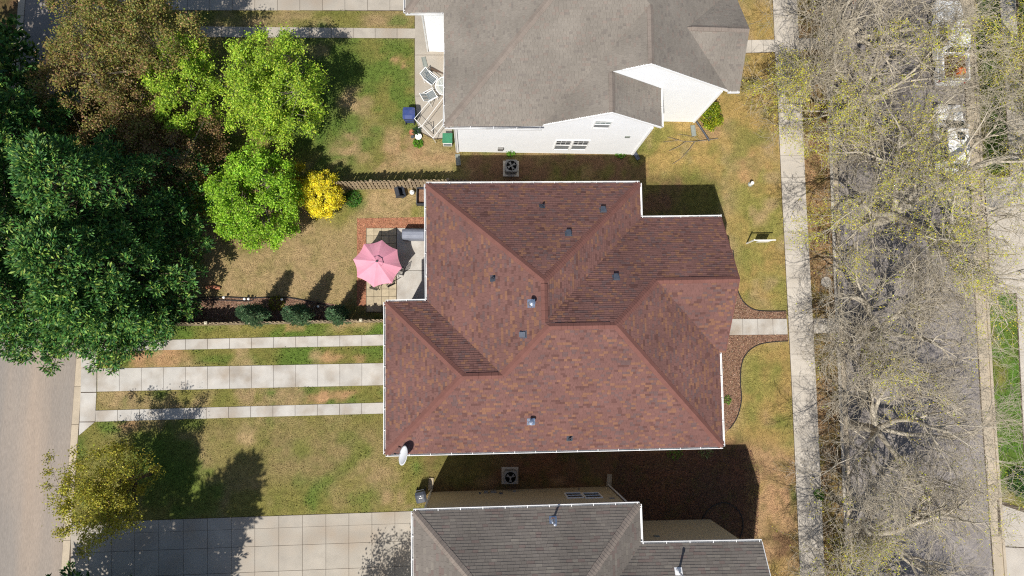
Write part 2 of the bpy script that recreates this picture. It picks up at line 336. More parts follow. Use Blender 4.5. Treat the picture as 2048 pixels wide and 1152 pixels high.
for a in [(660, 793, 1.5, 'clay', .9, .35), (655, 714, 1.1, 'clay', .7, .35), (720, 716, .6, 'clay', .6, .4), (330, 716, 2.6, 'clay', .75, .25), (290, 705, 1.6, 'clay', .6, .3), (250, 850, 1.1, 'clay', .85, .35), (495, 873, .8, 'tan', .9, 1.1), (590, 655, .9, 'clay', .6, .4),
          (230, 796, 1.3, 'tan', .8, .5), (735, 655, .7, 'tan', .7, .5), (745, 700, 1.0, 'green', .8, .4), (420, 720, 1.6, 'green', .7, .25), (620, 780, .8, 'green', .7, .3),
          (660, 150, 3.0, 'vivid', .8, 1.2), (590, 250, 1.5, 'green', .8, 1), (640, 270, 2.0, 'vivid', .55, .8), (800, 100, .9, 'green', .8, .5), (800, 40, .9, 'green', .7, .4), (710, 395, .9, 'vivid', .8, 1.1), (790, 120, .5, 'clay', .4, 1),
          (808, 133, .35, 'clay', .8, 1), (788, 118, .3, 'clay', .8, 1), (340, 930, 2.6, 'green', .7, 1.0), (1690, 1000, 1, 'rust', .6, 1), (1640, 80, .9, 'green', .7, 1.4), (1640, 1000, .6, 'vivid', .8, 1.2), (1588, 985, .35, 'vivid', .8, 3.0), (700, 1000, 3.0, 'olive', .5, .5), (480, 590, 1.2, 'tan', .6, .8),
          (1645, 500, 1.6, 'rust', .8, 2.0), (1500, 340, 1.6, 'clay', .55, .8), (1560, 1000, 1.0, 'clay', .5, 2.0), (1420, 262, .9, 'rust', .8, 1), (975, 963, .8, 'rust', .35, .5), (790, 375, .7, 'clay', .7, .5), (1110, 965, .8, 'rust', .5, .4), (1050, 1000, .6, 'rust', .4, .4), (1180, 960, .9, 'olive', .5, .4), (420, 560, .9, 'rust', .7, .5)]:
    spot(a[0], a[1], a[2], C[a[3]]*(1.0 if a[3] != 'vivid' else .8), a[4], a[5])
far_ = (GP[:, 0] < -36.1) | (GP[:, 0] > 42.1) | (GP[:, 1] < -18.1) | (GP[:, 1] > 30.1); GC[far_] = C['olive']*1.02
fi = np.arange(len(xs)*len(ys)).reshape(len(ys), len(xs))
quads = np.stack([fi[:-1, :-1].ravel(), fi[:-1, 1:].ravel(), fi[1:, 1:].ravel(), fi[1:, :-1].ravel()], 1)
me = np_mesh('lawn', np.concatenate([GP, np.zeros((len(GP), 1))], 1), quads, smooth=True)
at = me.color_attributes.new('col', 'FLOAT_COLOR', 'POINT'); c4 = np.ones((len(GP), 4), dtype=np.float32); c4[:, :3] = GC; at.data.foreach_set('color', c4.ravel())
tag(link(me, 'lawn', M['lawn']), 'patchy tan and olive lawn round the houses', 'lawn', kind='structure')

# ------------------------------------------------------------------ paving
def sheet(name, px, z, mat, label, cat, parent=None, hard=True):
    P = px_poly(px, z)
    if hard: HARD.append([p[:2] for p in P])
    b = MB(); b.prism([p[:2] for p in P], z-0.05, z)
    o = b.build(name, mat, parent)
    if parent is None: tag(o, label, cat, kind='structure')
    return o
def lerp(a, b, t): return (a[0]+(b[0]-a[0])*t, a[1]+(b[1]-a[1])*t)
def slabs(parent, L, Rr, cuts, mat, z, name='slab', gap=0.012):
    """quads between two photo lines L and Rr (each [(x,y),(x,y)]) cut at fractions; each slab its own piece"""
    for a, b in zip(cuts[:-1], cuts[1:]):
        q = [G(*lerp(L[0], L[1], a)), G(*lerp(L[0], L[1], b)), G(*lerp(Rr[0], Rr[1], b)), G(*lerp(Rr[0], Rr[1], a))]
        c = sum(q)/4; q = [p+(c-p)*gap/max(np.linalg.norm(c-p), .1)*1.2 for p in q]
        dz = rnd.uniform(-.003, .003)
        m = MB(); m.prism([p[:2] for p in q], z-0.05, z+dz); m.build(name, mat, parent)
def band(name, L, Rr, n, mat, z, label, cat, jit=0.0):
    base = sheet(name, [L[0], L[1], Rr[1], Rr[0]], z-0.015, M['joint'], label, cat)
    slabs(base, L, Rr, [i/n for i in range(n+1)], mat, z)
    return base
# alley along the left, with its concrete gutters
ax = lambda X, Y: (X, Y)
def wsheet(name, P, z, mat, label, cat, parent=None):
    HARD.append(P); b = MB(); b.prism(P, z-0.05, z); o = b.build(name, mat, parent)
    if parent is None: tag(o, label, cat, kind='structure')
    return o
aR0, aR1 = G(152, 735), G(122, 1152); aL0, aL1 = G(60, 0), G(12, 760)
def xline(a, b, y): return a[0]+(b[0]-a[0])*(y-a[1])/(b[1]-a[1])
yT, yB = 40.0, -40.0
axr = lambda y: xline(aR0, aR1, y) if y < 2 else aR0[0]-(y-aR0[1])*0.035
axl = lambda y: -29.55-(0.004*y)
wsheet('alley', [(axl(yB), yB), (axr(yB), yB), (axr(-0.4), -0.4), (axr(yT), yT), (axl(yT), yT)], 0.008, M['alley'], 'pale worn asphalt alley along the left', 'alley')
gp = wsheet('alley_gutter', [(axr(yB)-.02, yB), (axr(yB)+.43, yB), (axr(-.4)+.43, -.4), (axr(yT)+.43, yT), (axr(yT)-.02, yT), (axr(-.4)-.02, -.4)], 0.012, M['joint'], 'concrete gutter strip on the right of the alley', 'gutter')
yy = -20.0
while yy < 28:
    a, b = yy+.012, yy+2.3-.012; m = MB(); m.prism([(axr(a), a), (axr(a)+.42, a), (axr(b)+.42, b), (axr(b), b)], -.03, 0.03); m.build('slab', M['gutter_con'], gp); yy += 2.3
gp = wsheet('alley_gutter', [(axl(yB)-.43, yB), (axl(yB)+.02, yB), (axl(yT)+.02, yT), (axl(yT)-.43, yT)], 0.012, M['joint'], 'concrete gutter strip on the left of the alley', 'gutter')
yy = -14.0
while yy < 28:
    a, b = yy+.012, yy+2.6-.012; m = MB(); m.prism([(axl(a)-.42, a), (axl(a), a), (axl(b), b), (axl(b)-.42, b)], -.03, 0.03); m.build('slab', M['gutter_con'], gp); yy += 2.6
# main driveway: three strips and an apron
strips = [(((195, 683), (768, 669)), ((195, 703), (768, 691)), 13, 'narrow concrete driveway strip beside the garden fence'),
          (((195, 737), (768, 726)), ((195, 783.5), (768, 770.5)), 13, 'wide middle concrete strip of the driveway'),
          (((191, 821), (768, 805)), ((191, 843.5), (768, 827)), 13, 'narrow lower concrete driveway strip beside the large lawn')]
for L, Rr, n, lab in strips: band('driveway_strip', L, Rr, n, M['concrete'], 0.035, lab, 'driveway')
ap = sheet('driveway_apron', [(163, 690), (194, 690), (190, 844), (157, 871)], 0.02, M['joint'], 'concrete driveway apron with a flared corner at the alley', 'driveway')
for q in ([(163.5, 690), (194, 690), (194, 735), (162.5, 735)], [(162.5, 736), (194, 736), (193.5, 784), (161.5, 784.5)], [(161.5, 785.5), (193.5, 785), (190.5, 843), (159.5, 843.5)], [(159.5, 844.5), (189.5, 844.5), (158, 871)]):
    P = px_poly(q); c = sum(P)/len(P); P = [p+(c-p)*.015 for p in P]; m = MB(); m.prism([p[:2] for p in P], -.02, .035); m.build('slab', M['concrete'], ap)
# lower driveway of the south house (grid of slabs)
dw = sheet('driveway', [(135, 1046), (824, 1022), (824, 1230), (120, 1240)], 0.02, M['joint'], 'broad concrete driveway of square slabs below the large lawn', 'driveway')
xc = [142, 178, 224, 270, 318, 367, 415.6, 463, 510, 558, 605, 652, 698, 744, 790, 824]
rowy = lambda k, x: [(1046-(x-145)*.0352), (1070-(x-145)*.0352), (1106-(x-145)*.0365), (1158-(x-145)*.039), (1205-(x-145)*.04)][k]
for i in range(len(xc)-1):
    for k in range(4):
        a, b = xc[i], xc[i+1]
        P = px_poly([(a, rowy(k, a)), (b, rowy(k, b)), (b, rowy(k+1, b)), (a, rowy(k+1, a))]); c = sum(P)/4; P = [p+(c-p)*.016 for p in P]
        m = MB(); m.prism([p[:2] for p in P], -.02, .035+rnd.uniform(-.003, .003)); m.build('slab', M['tan_concrete'], dw)
# north driveway and path
dn = sheet('driveway', [(140, -60), (812, -60), (812, 22), (150, 18)], 0.02, M['joint'], 'concrete driveway at the top edge beside the grey roofed house', 'driveway')
for i in range(15):
    a, b = 150+i*45, 150+(i+1)*45
    if a > 812: break
    for y0, y1 in ((-58, -20), (-20, 21.5)):
        P = px_poly([(a, y0), (min(b, 811), y0), (min(b, 811), y1), (a, y1-.4)]); c = sum(P)/4; P = [p+(c-p)*.016 for p in P]
        m = MB(); m.prism([p[:2] for p in P], -.02, .035+rnd.uniform(-.003, .003)); m.build('slab', M['tan_concrete'], dn)
band('garden_path', ((400, 53), (838, 57.5)), ((400, 74.5), (838, 77)), 10, M['tan_concrete'], 0.03, 'narrow concrete path leading to the back patio of the white house', 'path')
# shaded apron in the far top left
ap2 = sheet('apron', [(41, 58), (13, 77), (18, 150), (41, 150)], 0.014, M['joint'], 'shaded concrete apron left of the alley top', 'driveway')
P = px_poly([(40, 61), (40, 84), (16, 77)]); m = MB(); m.prism([p[:2] for p in P], -.02, .024); m.build('slab', M['tan_concrete'], ap2)
P = px_poly([(40, 86), (40, 149), (20, 149), (16, 79)]); m = MB(); m.prism([p[:2] for p in P], -.02, .024); m.build('slab', M['tan_concrete'], ap2)
# back patio of the white house
pt = sheet('patio', [(829, 22), (905, 22), (905, 276), (868, 279), (836, 262), (829, 190)], 0.02, M['joint'], 'worn concrete patio behind the white house', 'patio')
for q in ([(830, 24), (904, 24), (904, 110), (830, 110)], [(830, 111), (904, 111), (904, 192), (830, 192)], [(830, 193), (904, 193), (904, 275), (868, 277), (837, 261)]):
    P = px_poly(q); m = MB(); m.prism([p[:2] for p in P], -.02, .04); m.build('slab', M['tan_concrete'], pt)
# sidewalk of the street side
swL = [(1538, -160), (1545, 0), (1564, 400), (1573, 576), (1582, 752), (1591, 952), (1600, 1152), (1607, 1300)]
swR = [(1588, -160), (1594, 0), (1612, 400), (1622, 576), (1631, 752), (1641, 952), (1649, 1152), (1656, 1300)]
sw = sheet('sidewalk', swL+swR[::-1], 0.02, M['joint'], 'concrete sidewalk running past the front yards', 'sidewalk')
for i in range(len(swL)-1):
    n = max(1, round(np.linalg.norm(G(*swL[i])-G(*swL[i+1]))/1.52))
    slabs(sw, (swL[i], swL[i+1]), (swR[i], swR[i+1]), [k/n for k in range(n+1)], M['walk'], 0.045)
# house walk and its piece beyond the sidewalk, path of the white house
hw = sheet('entry_walk', [(1440, 638), (1573, 637), (1575, 669), (1440, 671)], 0.02, M['joint'], 'pale concrete front walk between two mulch beds', 'path')
slabs(hw, ((1440, 638), (1573, 637.5)), ((1440, 670.5), (1575, 669)), [0, .335, .56, .785, 1], M['concrete'], 0.05)
hw = sheet('entry_walk', [(1625, 637), (1674, 636), (1676, 665), (1627, 668)], 0.02, M['joint'], 'short concrete walk between sidewalk and street', 'path')
slabs(hw, ((1626, 637.5), (1674, 636.5)), ((1627, 667.5), (1676, 664.5)), [0, .5, 1], M['walk'], 0.04)
hw = sheet('entry_walk', [(1480, 80), (1550, 79), (1552, 105), (1480, 107)], 0.02, M['joint'], 'concrete front walk of the white house at the top', 'path')
slabs(hw, ((1480, 80.5), (1549, 79.5)), ((1480, 106.5), (1551, 104.5)), [0, .33, .66, 1], M['walk'], 0.04)
hw = sheet('entry_walk', [(1594, 76), (1645, 75), (1648, 100), (1596, 102)], 0.02, M['joint'], 'short concrete walk from sidewalk to street at the top', 'path')
slabs(hw, ((1596, 77), (1645, 76)), ((1597, 101), (1647, 99)), [0, .5, 1], M['walk'], 0.04)
# street with curbs and gutters
stL = [(1640, -200), (1652, 0), (1664, 300), (1673, 560), (1682, 760), (1690, 960), (1700, 1180), (1706, 1320)]
stR = [(1905, -200), (1920, 0), (1938, 300), (1951, 600), (1962, 800), (1974, 960), (1990, 1180), (1999, 1320)]
sheet('street', stL+stR[::-1], 0.006, M['street'], 'grey asphalt street below the bare trees', 'street')
off = lambda L, d: [(x+d, y) for x, y in L]
cg = sheet('street_gutter', off(stL, -2)+off(stL, 11)[::-1], 0.010, M['joint'], 'reddish gutter strip on the near side of the street', 'gutter')
for i in range(len(stL)-1):
    n = max(1, round(np.linalg.norm(G(*stL[i])-G(*stL[i+1]))/3.0)); slabs(cg, (off(stL, 1)[i], off(stL, 1)[i+1]), (off(stL, 10)[i], off(stL, 10)[i+1]), [k/n for k in range(n+1)], M['gutter_con'], 0.03)
cb = sheet('curb', off(stL, -5)+off(stL, 1)[::-1], 0.11, M['walk'], 'concrete curb on the near side of the street', 'curb')
cg = sheet('street_gutter', off(stR, -2)+off(stR, 26)[::-1], 0.010, M['joint'], 'broad pale gutter strip on the far side of the street', 'gutter')
for i in range(len(stR)-1):
    n = max(1, round(np.linalg.norm(G(*stR[i])-G(*stR[i+1]))/3.0)); slabs(cg, (stR[i], stR[i+1]), (off(stR, 22)[i], off(stR, 22)[i+1]), [k/n for k in range(n+1)], M['gutter_con'], 0.03)
sheet('curb', off(stR, 22)+off(stR, 27)[::-1], 0.10, M['gutter_con'], 'concrete curb on the far side of the street', 'curb')
far = sheet('sidewalk', [(1988, -160), (2002, 60), (2016, 300), (2030, 560), (2042, 800), (2060, 1152), (2110, 1152), (2080, 560), (2048, 250), (2030, -160)], 0.02, M['joint'], 'far sidewalk at the right edge under the branches', 'sidewalk')
fl = [(1989, -160), (2003, 60), (2017, 300), (2031, 560), (2043, 800), (2061, 1152)]; fr = [(2022, -160), (2034, 60), (2052, 300), (2079, 560), (2090, 800), (2109, 1152)]
for i in range(5):
    n = max(1, round(np.linalg.norm(G(*fl[i])-G(*fl[i+1]))/1.52)); slabs(far, (fl[i], fl[i+1]), (fr[i], fr[i+1]), [k/n for k in range(n+1)], M['walk'], 0.045)
sd = sheet('side_driveway', [(1966, 352), (2140, 345), (2140, 580), (1982, 590)], 0.03, M['joint'], 'bright concrete driveway mouth behind the largest bare tree', 'driveway')
for a, b in ((1968, 2022), (2024, 2080), (2082, 2138)):
    for y0, y1 in ((354, 430), (432, 508), (510, 586)):
        P = px_poly([(a+(y0-354)*.06, y0), (b+(y0-354)*.06, y0), (b+(y1-354)*.06, y1), (a+(y1-354)*.06, y1)]); m = MB(); m.prism([p[:2] for p in P], 0, .052+rnd.uniform(-.002, .002)); m.build('slab', M['walk'], sd)
sd = sheet('side_driveway', [(1994, 1000), (2140, 1045), (2140, 1300), (2005, 1300)], 0.03, M['joint'], 'concrete driveway mouth in the lower right corner', 'driveway')
for q in ([(2004, 1010), (2048, 1025), (2048, 1094), (2008, 1092)], [(2008, 1094), (2048, 1096), (2052, 1170), (2012, 1170)], [(2050, 1026), (2120, 1050), (2120, 1094), (2050, 1094)], [(2050, 1096), (2120, 1096), (2120, 1200), (2054, 1200)]):
    P = px_poly(q); m = MB(); m.prism([p[:2] for p in P], 0, .052); m.build('slab', M['walk'], sd)
mh = MB(); c = G(1652, 564); mh.lathe([(.36, 0), (.36, .03), (.30, .035), (.28, .028)], c, 18); tag(mh.build('manhole_cover', M['walk']), 'pale round utility cover in the dirt verge by the sidewalk', 'manhole cover')

# ------------------------------------------------------------------ mulch beds and their edging
def spline(P, n=8):
    o = []
    for i in range(len(P)-1):
        p0, p1, p2, p3 = [np.array(P[max(0, min(len(P)-1, i+k))], float) for k in (-1, 0, 1, 2)]
        for t in np.linspace(0, 1, n, endpoint=False): o.append(tuple(.5*((2*p1)+(-p0+p2)*t+(2*p0-5*p1+4*p2-p3)*t*t+(-p0+3*p1-3*p2+p3)*t**3)))
    o.append(tuple(P[-1])); return o
e1 = spline([(1466, 500), (1470, 540), (1474, 575), (1486, 602), (1506, 618), (1530, 622), (1572, 622)])
e2 = spline([(1576, 682), (1545, 684), (1516, 690), (1494, 706), (1483, 730), (1481, 765), (1483, 800), (1474, 835), (1459, 858)])
sheet('mulch_bed', [(1400, 500)]+e1+[(1573, 638), (1400, 640)], 0.006, M['mulch'], 'brown mulch bed above the front walk', 'mulch bed')
sheet('mulch_bed', [(1400, 669), (1576, 669)]+e2+[(1400, 880)], 0.006, M['mulch'], 'brown mulch bed below the front walk along the house', 'mulch bed')
e3 = spline([(1405, 1085), (1400, 1050), (1418, 1018), (1448, 1005), (1476, 1020), (1486, 1048), (1480, 1075)])
for e, lab in ((e1, 'black edging curving round the upper mulch bed'), (e2, 'black edging curving round the lower mulch bed'), (e3, 'dark edging ring in the shade beside the south house')):
    m = MB(); m.tube([G(x, y, .03) for x, y in e], .035, 5); tag(m.build('bed_edging', M['edging']), lab, 'edging')
bm1 = [(360, 598), (480, 596), (560, 594), (600, 598), (640, 604), (690, 612), (700, 640), (340, 648), (345, 600)]
sheet('mulch_bed', bm1, 0.006, M['mulch'], 'dark mulch bed along the inside of the garden fence', 'mulch bed')
e4 = spline([(372, 597), (440, 594), (500, 596), (560, 594), (600, 599), (640, 607), (672, 616)])
m = MB(); m.tube([G(x, y, .05) for x, y in e4], .035, 5); tag(m.build('bed_edging', M['edging']), 'thin black hose edging along the fence bed', 'edging')
# red mulch border and patio of the main house
sheet('mulch_border', [(714, 437), (860, 434), (860, 458), (733, 458), (733, 612), (714, 612)], 0.008, M['red_mulch'], 'red mulch border round the paved patio', 'mulch bed')
pv = sheet('paved_patio', [(732, 456), (795, 456), (795, 625), (732, 625)], 0.018, M['joint'], 'square paver patio under the pink umbrella', 'patio')
for i in range(4):
    for j in range(11):
        a, b = 733+i*15, 456.5+j*15.2
        P = px_poly([(a, b), (a+15, b), (a+15, b+15.2), (a, b+15.2)]); c = sum(P)/4; P = [p+(c-p)*.05 for p in P]
        m = MB(); m.prism([p[:2] for p in P], 0, .045+rnd.uniform(-.004, .004)); m.build('paver', M['paver'], pv)
pc = sheet('concrete_patio', [(793.5, 456), (900, 456), (900, 612), (793.5, 612)], 0.02, M['joint'], 'smooth concrete patio between pavers and house wall', 'patio')
for y0, y1 in ((456.5, 541), (542, 612)):
    P = px_poly([(794, y0), (899, y0), (899, y1), (794, y1)]); m = MB(); m.prism([p[:2] for p in P], 0, .05); m.build('slab', M['concrete'], pc)

# ------------------------------------------------------------------ roofs
def clip_rect(poly, u0, u1, v0, v1):
    for ax_, val, sgn in ((0, u0, 1), (0, u1, -1), (1, v0, 1), (1, v1, -1)):
        o = []; n = len(poly)
        for i in range(n):
            a, b = poly[i], poly[(i+1) % n]; da, db = (a[ax_]-val)*sgn, (b[ax_]-val)*sgn
            if da >= 0: o.append(a)
            if (da >= 0) != (db >= 0):
                t = da/(da-db); o.append((a[0]+(b[0]-a[0])*t, a[1]+(b[1]-a[1])*t))
        poly = o
        if len(poly) < 3: return []
    return poly
def plane_eave(a, b, inward, pitch):
    a, b = np.array(a, float), np.array(b, float); t = b-a; n = np.array([-t[1], t[0], 0]); n /= np.linalg.norm(n)
    if n[:2]@np.array(inward) < 0: n = -n
    nn = np.array([-pitch*n[0], -pitch*n[1], 1.0]); return nn, nn@a
def meet(*pl): return np.linalg.solve(np.array([p[0] for p in pl]), np.array([p[1] for p in pl]))
def shade_red(r, big):
    c = np.array(lin(133, 96, 89, .61))*r.uniform(.92, 1.07); k = r.random()
    if k < .16: c = np.array(lin(148, 107, 86, .61))*r.uniform(.93, 1.07)
    elif k < .30: c = np.array(lin(122, 96, 93, .60))*r.uniform(.92, 1.05)
    elif k < .38: c = np.array(lin(116, 82, 76, .60))*r.uniform(.92, 1.05)
    return tuple(c*(1+.12*(big-.5)))
def shade_grey(r, big):
    c = np.array(lin(150, 142, 132, .60))*r.uniform(.94, 1.06); k = r.random()
    if k < .08: c = np.array(lin(152, 139, 129, .6))*r.uniform(.94, 1.05)
    elif k < .14: c = np.array(lin(140, 132, 124, .6))*r.uniform(.93, 1.04)
    return tuple(c*(1+.26*(big-.5)))
def shade_dark(r, big):
    c = np.array(lin(134, 126, 118, .60))*r.uniform(.92, 1.08); k = r.random()
    if k < .12: c = np.array(lin(134, 119, 112, .6))*r.uniform(.92, 1.05)
    elif k < .22: c = np.array(lin(144, 136, 126, .6))*r.uniform(.92, 1.05)
    return tuple(c*(1+.24*(big-.5)))
def build_roof(house, faces, shade, seed, expo=0.14, wid=(.13, .28), thick=0.022, keep=300):
    """faces: polygons of 3-D points, each in one plane.  deck + shingles; the nearest whole shingles are pieces of their own"""
    r = random.Random(seed); dk = MB(); items = []
    for poly in faces:
        P = [np.array(p, float) for p in poly]
        n = np.zeros(3)
        for i in range(len(P)): n += np.cross(P[i]-P[0], P[(i+1) % len(P)]-P[0])
        n /= np.linalg.norm(n)
        if n[2] < 0: n = -n
        u = np.cross([0, 0, 1.0], n); u /= np.linalg.norm(u); v = np.cross(n, u)
        uv = [((p-P[0])@u, (p-P[0])@v) for p in P]
        dk.face([p-n*.012 for p in P] if np.cross(P[1]-P[0], P[2]-P[1])@n > 0 else [p-n*.012 for p in P][::-1])
        vmin, vmax = min(q[1] for q in uv), max(q[1] for q in uv); umin, umax = min(q[0] for q in uv), max(q[0] for q in uv)
        k = 0
        while vmin+k*expo < vmax:
            v0, v1 = vmin+k*expo, vmin+(k+1)*expo+.02; x = umin-r.random()*.4
            while x < umax:
                w = r.uniform(*wid); cu = clip_rect(uv, x+.003, x+w-.003, v0, v1); x += w
                if len(cu) < 3: continue
                area = abs(sum(cu[i][0]*cu[(i+1) % len(cu)][1]-cu[(i+1) % len(cu)][0]*cu[i][1] for i in range(len(cu))))/2
                if area < 4e-4: continue
                t = thick*r.uniform(.75, 1.2); top = [P[0]+u*a+v*b+n*(.004+t*(v1-b)/(v1-v0)) for a, b in cu]; bot = [P[0]+u*a+v*b-n*.004 for a, b in cu]
                c0 = sum(top)/len(top); big = vnoise(c0[None, :2], 1.7, 11)[0]
                items.append((area, np.linalg.norm(c0-np.array([0, 0, H])), top, bot, shade(r, big), len(cu) == 4 and area > .9*(w-.006)*(v1-v0)))
            k += 1
    roof = dk.build('roof', M['deck'], house)
    full = sorted([i for i in range(len(items)) if items[i][5]], key=lambda i: -items[i][0]/items[i][1]**2)
    pick = set(full[:keep]); fld = MB()
    org = WLOC.get(house.name)
    def add(m, it):
        _, _, top, bot, c, _ = it; n = len(top); b = len(m.v); m.v += [tuple(p) for p in top]+[tuple(p) for p in bot]
        o = np.cross(top[1]-top[0], top[2]-top[1])[2] > 0; L = list(range(n))
        m.f.append([b+i for i in (L if o else L[::-1])]); m.c.append(c)
        for i in range(n):
            j = (i+1) % n
            f = [b+n+i, b+n+j, b+j, b+i]; m.f.append(f if o else f[::-1]); m.c.append(c)
    WLOC[roof.name] = org
    for i, it in enumerate(items):
        if i in pick: m = MB(); add(m, it); m.build('shingle', M['shingle'], roof)
        else: add(fld, it)
    tag(fld.build('shingle_field', M['shingle'], roof), kind='stuff')
    return roof
def cap_line(roof, a, b, mat, w=.15, step=.15, name='hip_cap', seed=1, lift=.045, nl=None, nr=None):
    """overlapping cap shingles bent over a hip or ridge from a (low) to b (high); nl, nr: planes on each side"""
    r = random.Random(seed); a, b = np.array(a, float), np.array(b, float); d = b-a; L = np.linalg.norm(d); d /= L
    s = np.cross(d, [0, 0, 1.0]); s /= np.linalg.norm(s); m = MB(); n = max(1, int(L/step))
    def drop(p, side):
        if nl is None: return -w*.6
        return None
    for i in range(n):
        p0, p1 = a+d*(i*L/n), a+d*min(L, (i+1.25)*L/n); ws = w*r.uniform(.93, 1.06)
        def edge(p, sg, l):
            q = p+s*sg*ws; z = max(-1e9, min((pl[1]-pl[0][0]*q[0]-pl[0][1]*q[1])/pl[0][2] for pl in (nl, nr))) if nl is not None else q[2]-w*.55
            q[2] = z+l; return q
        l0, l1 = lift, lift*.55
        A, B_, A2, B2, A3, B3 = p0+[0, 0, l0+.012], p1+[0, 0, l1+.012], edge(p0, 1, l0), edge(p1, 1, l1), edge(p0, -1, l0), edge(p1, -1, l1)
        m.face([A, A2, B2, B_][::-1]); m.face([A, A3, B3, B_])
        dn = np.array([0, 0, .04])
        m.face([A, A2, A2-dn, A-dn]); m.face([A3, A, A-dn, A3-dn]); m.face([A2, B2, B2-dn, A2-dn]); m.face([B3, A3, A3-dn, B3-dn])
    o = m.build(name, mat, roof); return tag(o, kind='stuff')
def ridge_vent(roof, a, b, mat, nl, nr, w=.17):
    m = MB(); a, b = np.array(a, float), np.array(b, float); d = b-a; L = np.linalg.norm(d); d /= L; s = np.cross(d, [0, 0, 1.0]); s /= np.linalg.norm(s)
    n = max(2, int(L/.3))
    for i in range(n):
        p0, p1 = a+d*(i*L/n+.004), a+d*((i+1)*L/n-.004)
        def e(p, sg, up):
            q = p+s*sg*w; q[2] = min((pl[1]-pl[0][0]*q[0]-pl[0][1]*q[1])/pl[0][2] for pl in (nl, nr))+up; return q
        up = .075; A, B_ = p0+[0, 0, up+.01], p1+[0, 0, up+.01]; A2, B2, A3, B3 = e(p0, 1, up), e(p1, 1, up), e(p0, -1, up), e(p1, -1, up); k = np.array([0, 0, .07])
        m.face([A, A2, B2, B_][::-1]); m.face([A, A3, B3, B_]); m.face([A2, B2, B2-k, A2-k]); m.face([B3, A3, A3-k, B3-k]); m.face([A, A2, A2-k, A3-k, A3]); m.face([B_, B3, B3-k, B2-k, B2])
    return m.build('ridge_vent', mat, roof)
def gutter(house, a, b, outward, mat=None, strap=1.15, w=.115):
    a, b = np.array(a, float), np.array(b, float); d = b-a; L = np.linalg.norm(d); d /= L; o = np.array([*outward, 0.0]); o -= d*(o@d); o /= np.linalg.norm(o)
    rz = math.atan2(d[1], d[0]); m = MB(); mid = (a+b)/2
    m.box(mid+o*(w)+[0, 0, -.045], (L, .02, .13), rz); m.box(mid+o*.012+[0, 0, -.07], (L, .012, .10), rz); m.box(mid+o*(w*.5)+[0, 0, -.108], (L, w, .01), rz)
    m.box(mid+o*(w-.012)+[0, 0, .018], (L, .028, .012), rz)
    m.box(a+o*w*.5+d*.004+[0, 0, -.05], (.008, w, .11), rz); m.box(b+o*w*.5-d*.004+[0, 0, -.05], (.008, w, .11), rz)
    k = max(1, int(L/strap))
    for i in range(k+1):
        t = .12+(L-.24)*i/k if L > .5 else L/2
        m.box(a+d*t+o*(w*.5-.01)+[0, 0, .022], (.035, w+.05, .012), rz)
    return m.build('gutter', mat or M['white_metal'], house)
def vent_pipe(roof, px, py, pl, kind='pipe', mat=None):
    p = on_plane(px, py, *pl); n = pl[0]/np.linalg.norm(pl[0]); u = np.cross([0, 0, 1.0], n); u /= np.linalg.norm(u); v = np.cross(n, u)
    T = Matrix(np.array([u, v, n]).T.tolist()); m = MB()
    def fl(s, t=.012, c=p):
        q = [c+u*a*s+v*b*s+n*(.03) for a, b in ((-1, -1), (1, -1), (1, 1), (-1, 1))]; m.face(q); m.face([x-n*.02 for x in q][::-1])
    if kind == 'pipe':
        fl(.17); m.lathe([(.12, 0), (.075, .10), (.06, .12), (.06, .30), (.045, .30), (.045, .2)], p, 12)
        return m.build('vent_pipe', mat or M['lead'], roof)
    if kind == 'box':
        fl(.2); c = p+n*.09+[0, 0, 0]
        q = [c+u*a+v*b for a, b in ((-.13, -.17), (.13, -.17), (.13, .15), (-.13, .15))]
        top = [x+n*.09 for x in q]; top[2] = q[2]+n*.02; top[3] = q[3]+n*.02
        bt = [x-n*.09 for x in q]
        m.face(top); 
        for i in range(4): j = (i+1) % 4; m.face([bt[i], bt[j], top[j], top[i]])
        return m.build('roof_vent', mat or M['lead'], roof)
    if kind == 'flue':
        fl(.22); m.lathe([(.17, 0), (.10, .12), (.09, .45), (.09, .5), (.15, .5), (.16, .56), (.05, .62)], p, 14)
        return m.build('flue', mat or M['bright_metal'], roof)
    if kind == 'tall':
        fl(.2); m.lathe([(.16, 0), (.08, .14), (.055, .16), (.055, .95), (.075, .97), (.08, 1.03), (.03, 1.05)], p, 12)
        return m.build('flue', mat or M['bright_metal'], roof)
EZ = 5.6
def eave(px, py): return G(px, py, EZ)

# ---------------------------------------- main house
mh_ = thing('house', G(1110, 660), 'large house with a red brown hipped shingle roof and white gutters', 'house')
ins = .12
def inset(a, b, inward):
    a, b = np.array(a, float), np.array(b, float); t = b-a; n = np.array([-t[1], t[0], 0]); n /= np.linalg.norm(n)
    if n[:2]@np.array(inward) < 0: n = -n
    return a+n*ins, b+n*ins
A_, B_, C_, D_, E_, F_, G_, H_ = [eave(*p) for p in ((848, 364), (1283, 362), (1285, 432), (1443, 430), (1450, 897), (767, 913), (767, 600), (850, 598))]
I_ = eave(1443, 705)
pN = plane_eave(*inset(A_, B_, (0, -1)), (0, -1), .640); pW = plane_eave(*inset(A_, H_, (1, 0)), (1, 0), .624); pE1 = plane_eave(*inset(B_, C_, (-1, 0)), (-1, 0), .645)
pN2 = plane_eave(*inset(C_, D_, (0, -1)), (0, -1), .633); pS = plane_eave(*inset(F_, E_, (0, 1)), (0, 1), .602); pE = plane_eave(*inset(I_, E_, (-1, 0)), (-1, 0), .598)
pWP = plane_eave(*inset(G_, F_, (1, 0)), (1, 0), .591); pNP = plane_eave(*inset(G_, H_, (0, -1)), (0, -1), .604)
gdir = D_-C_; pGS = plane_eave(I_, I_+gdir, (0, 1), .639)
pZ = (np.array([0, 0, 1.0]), EZ)
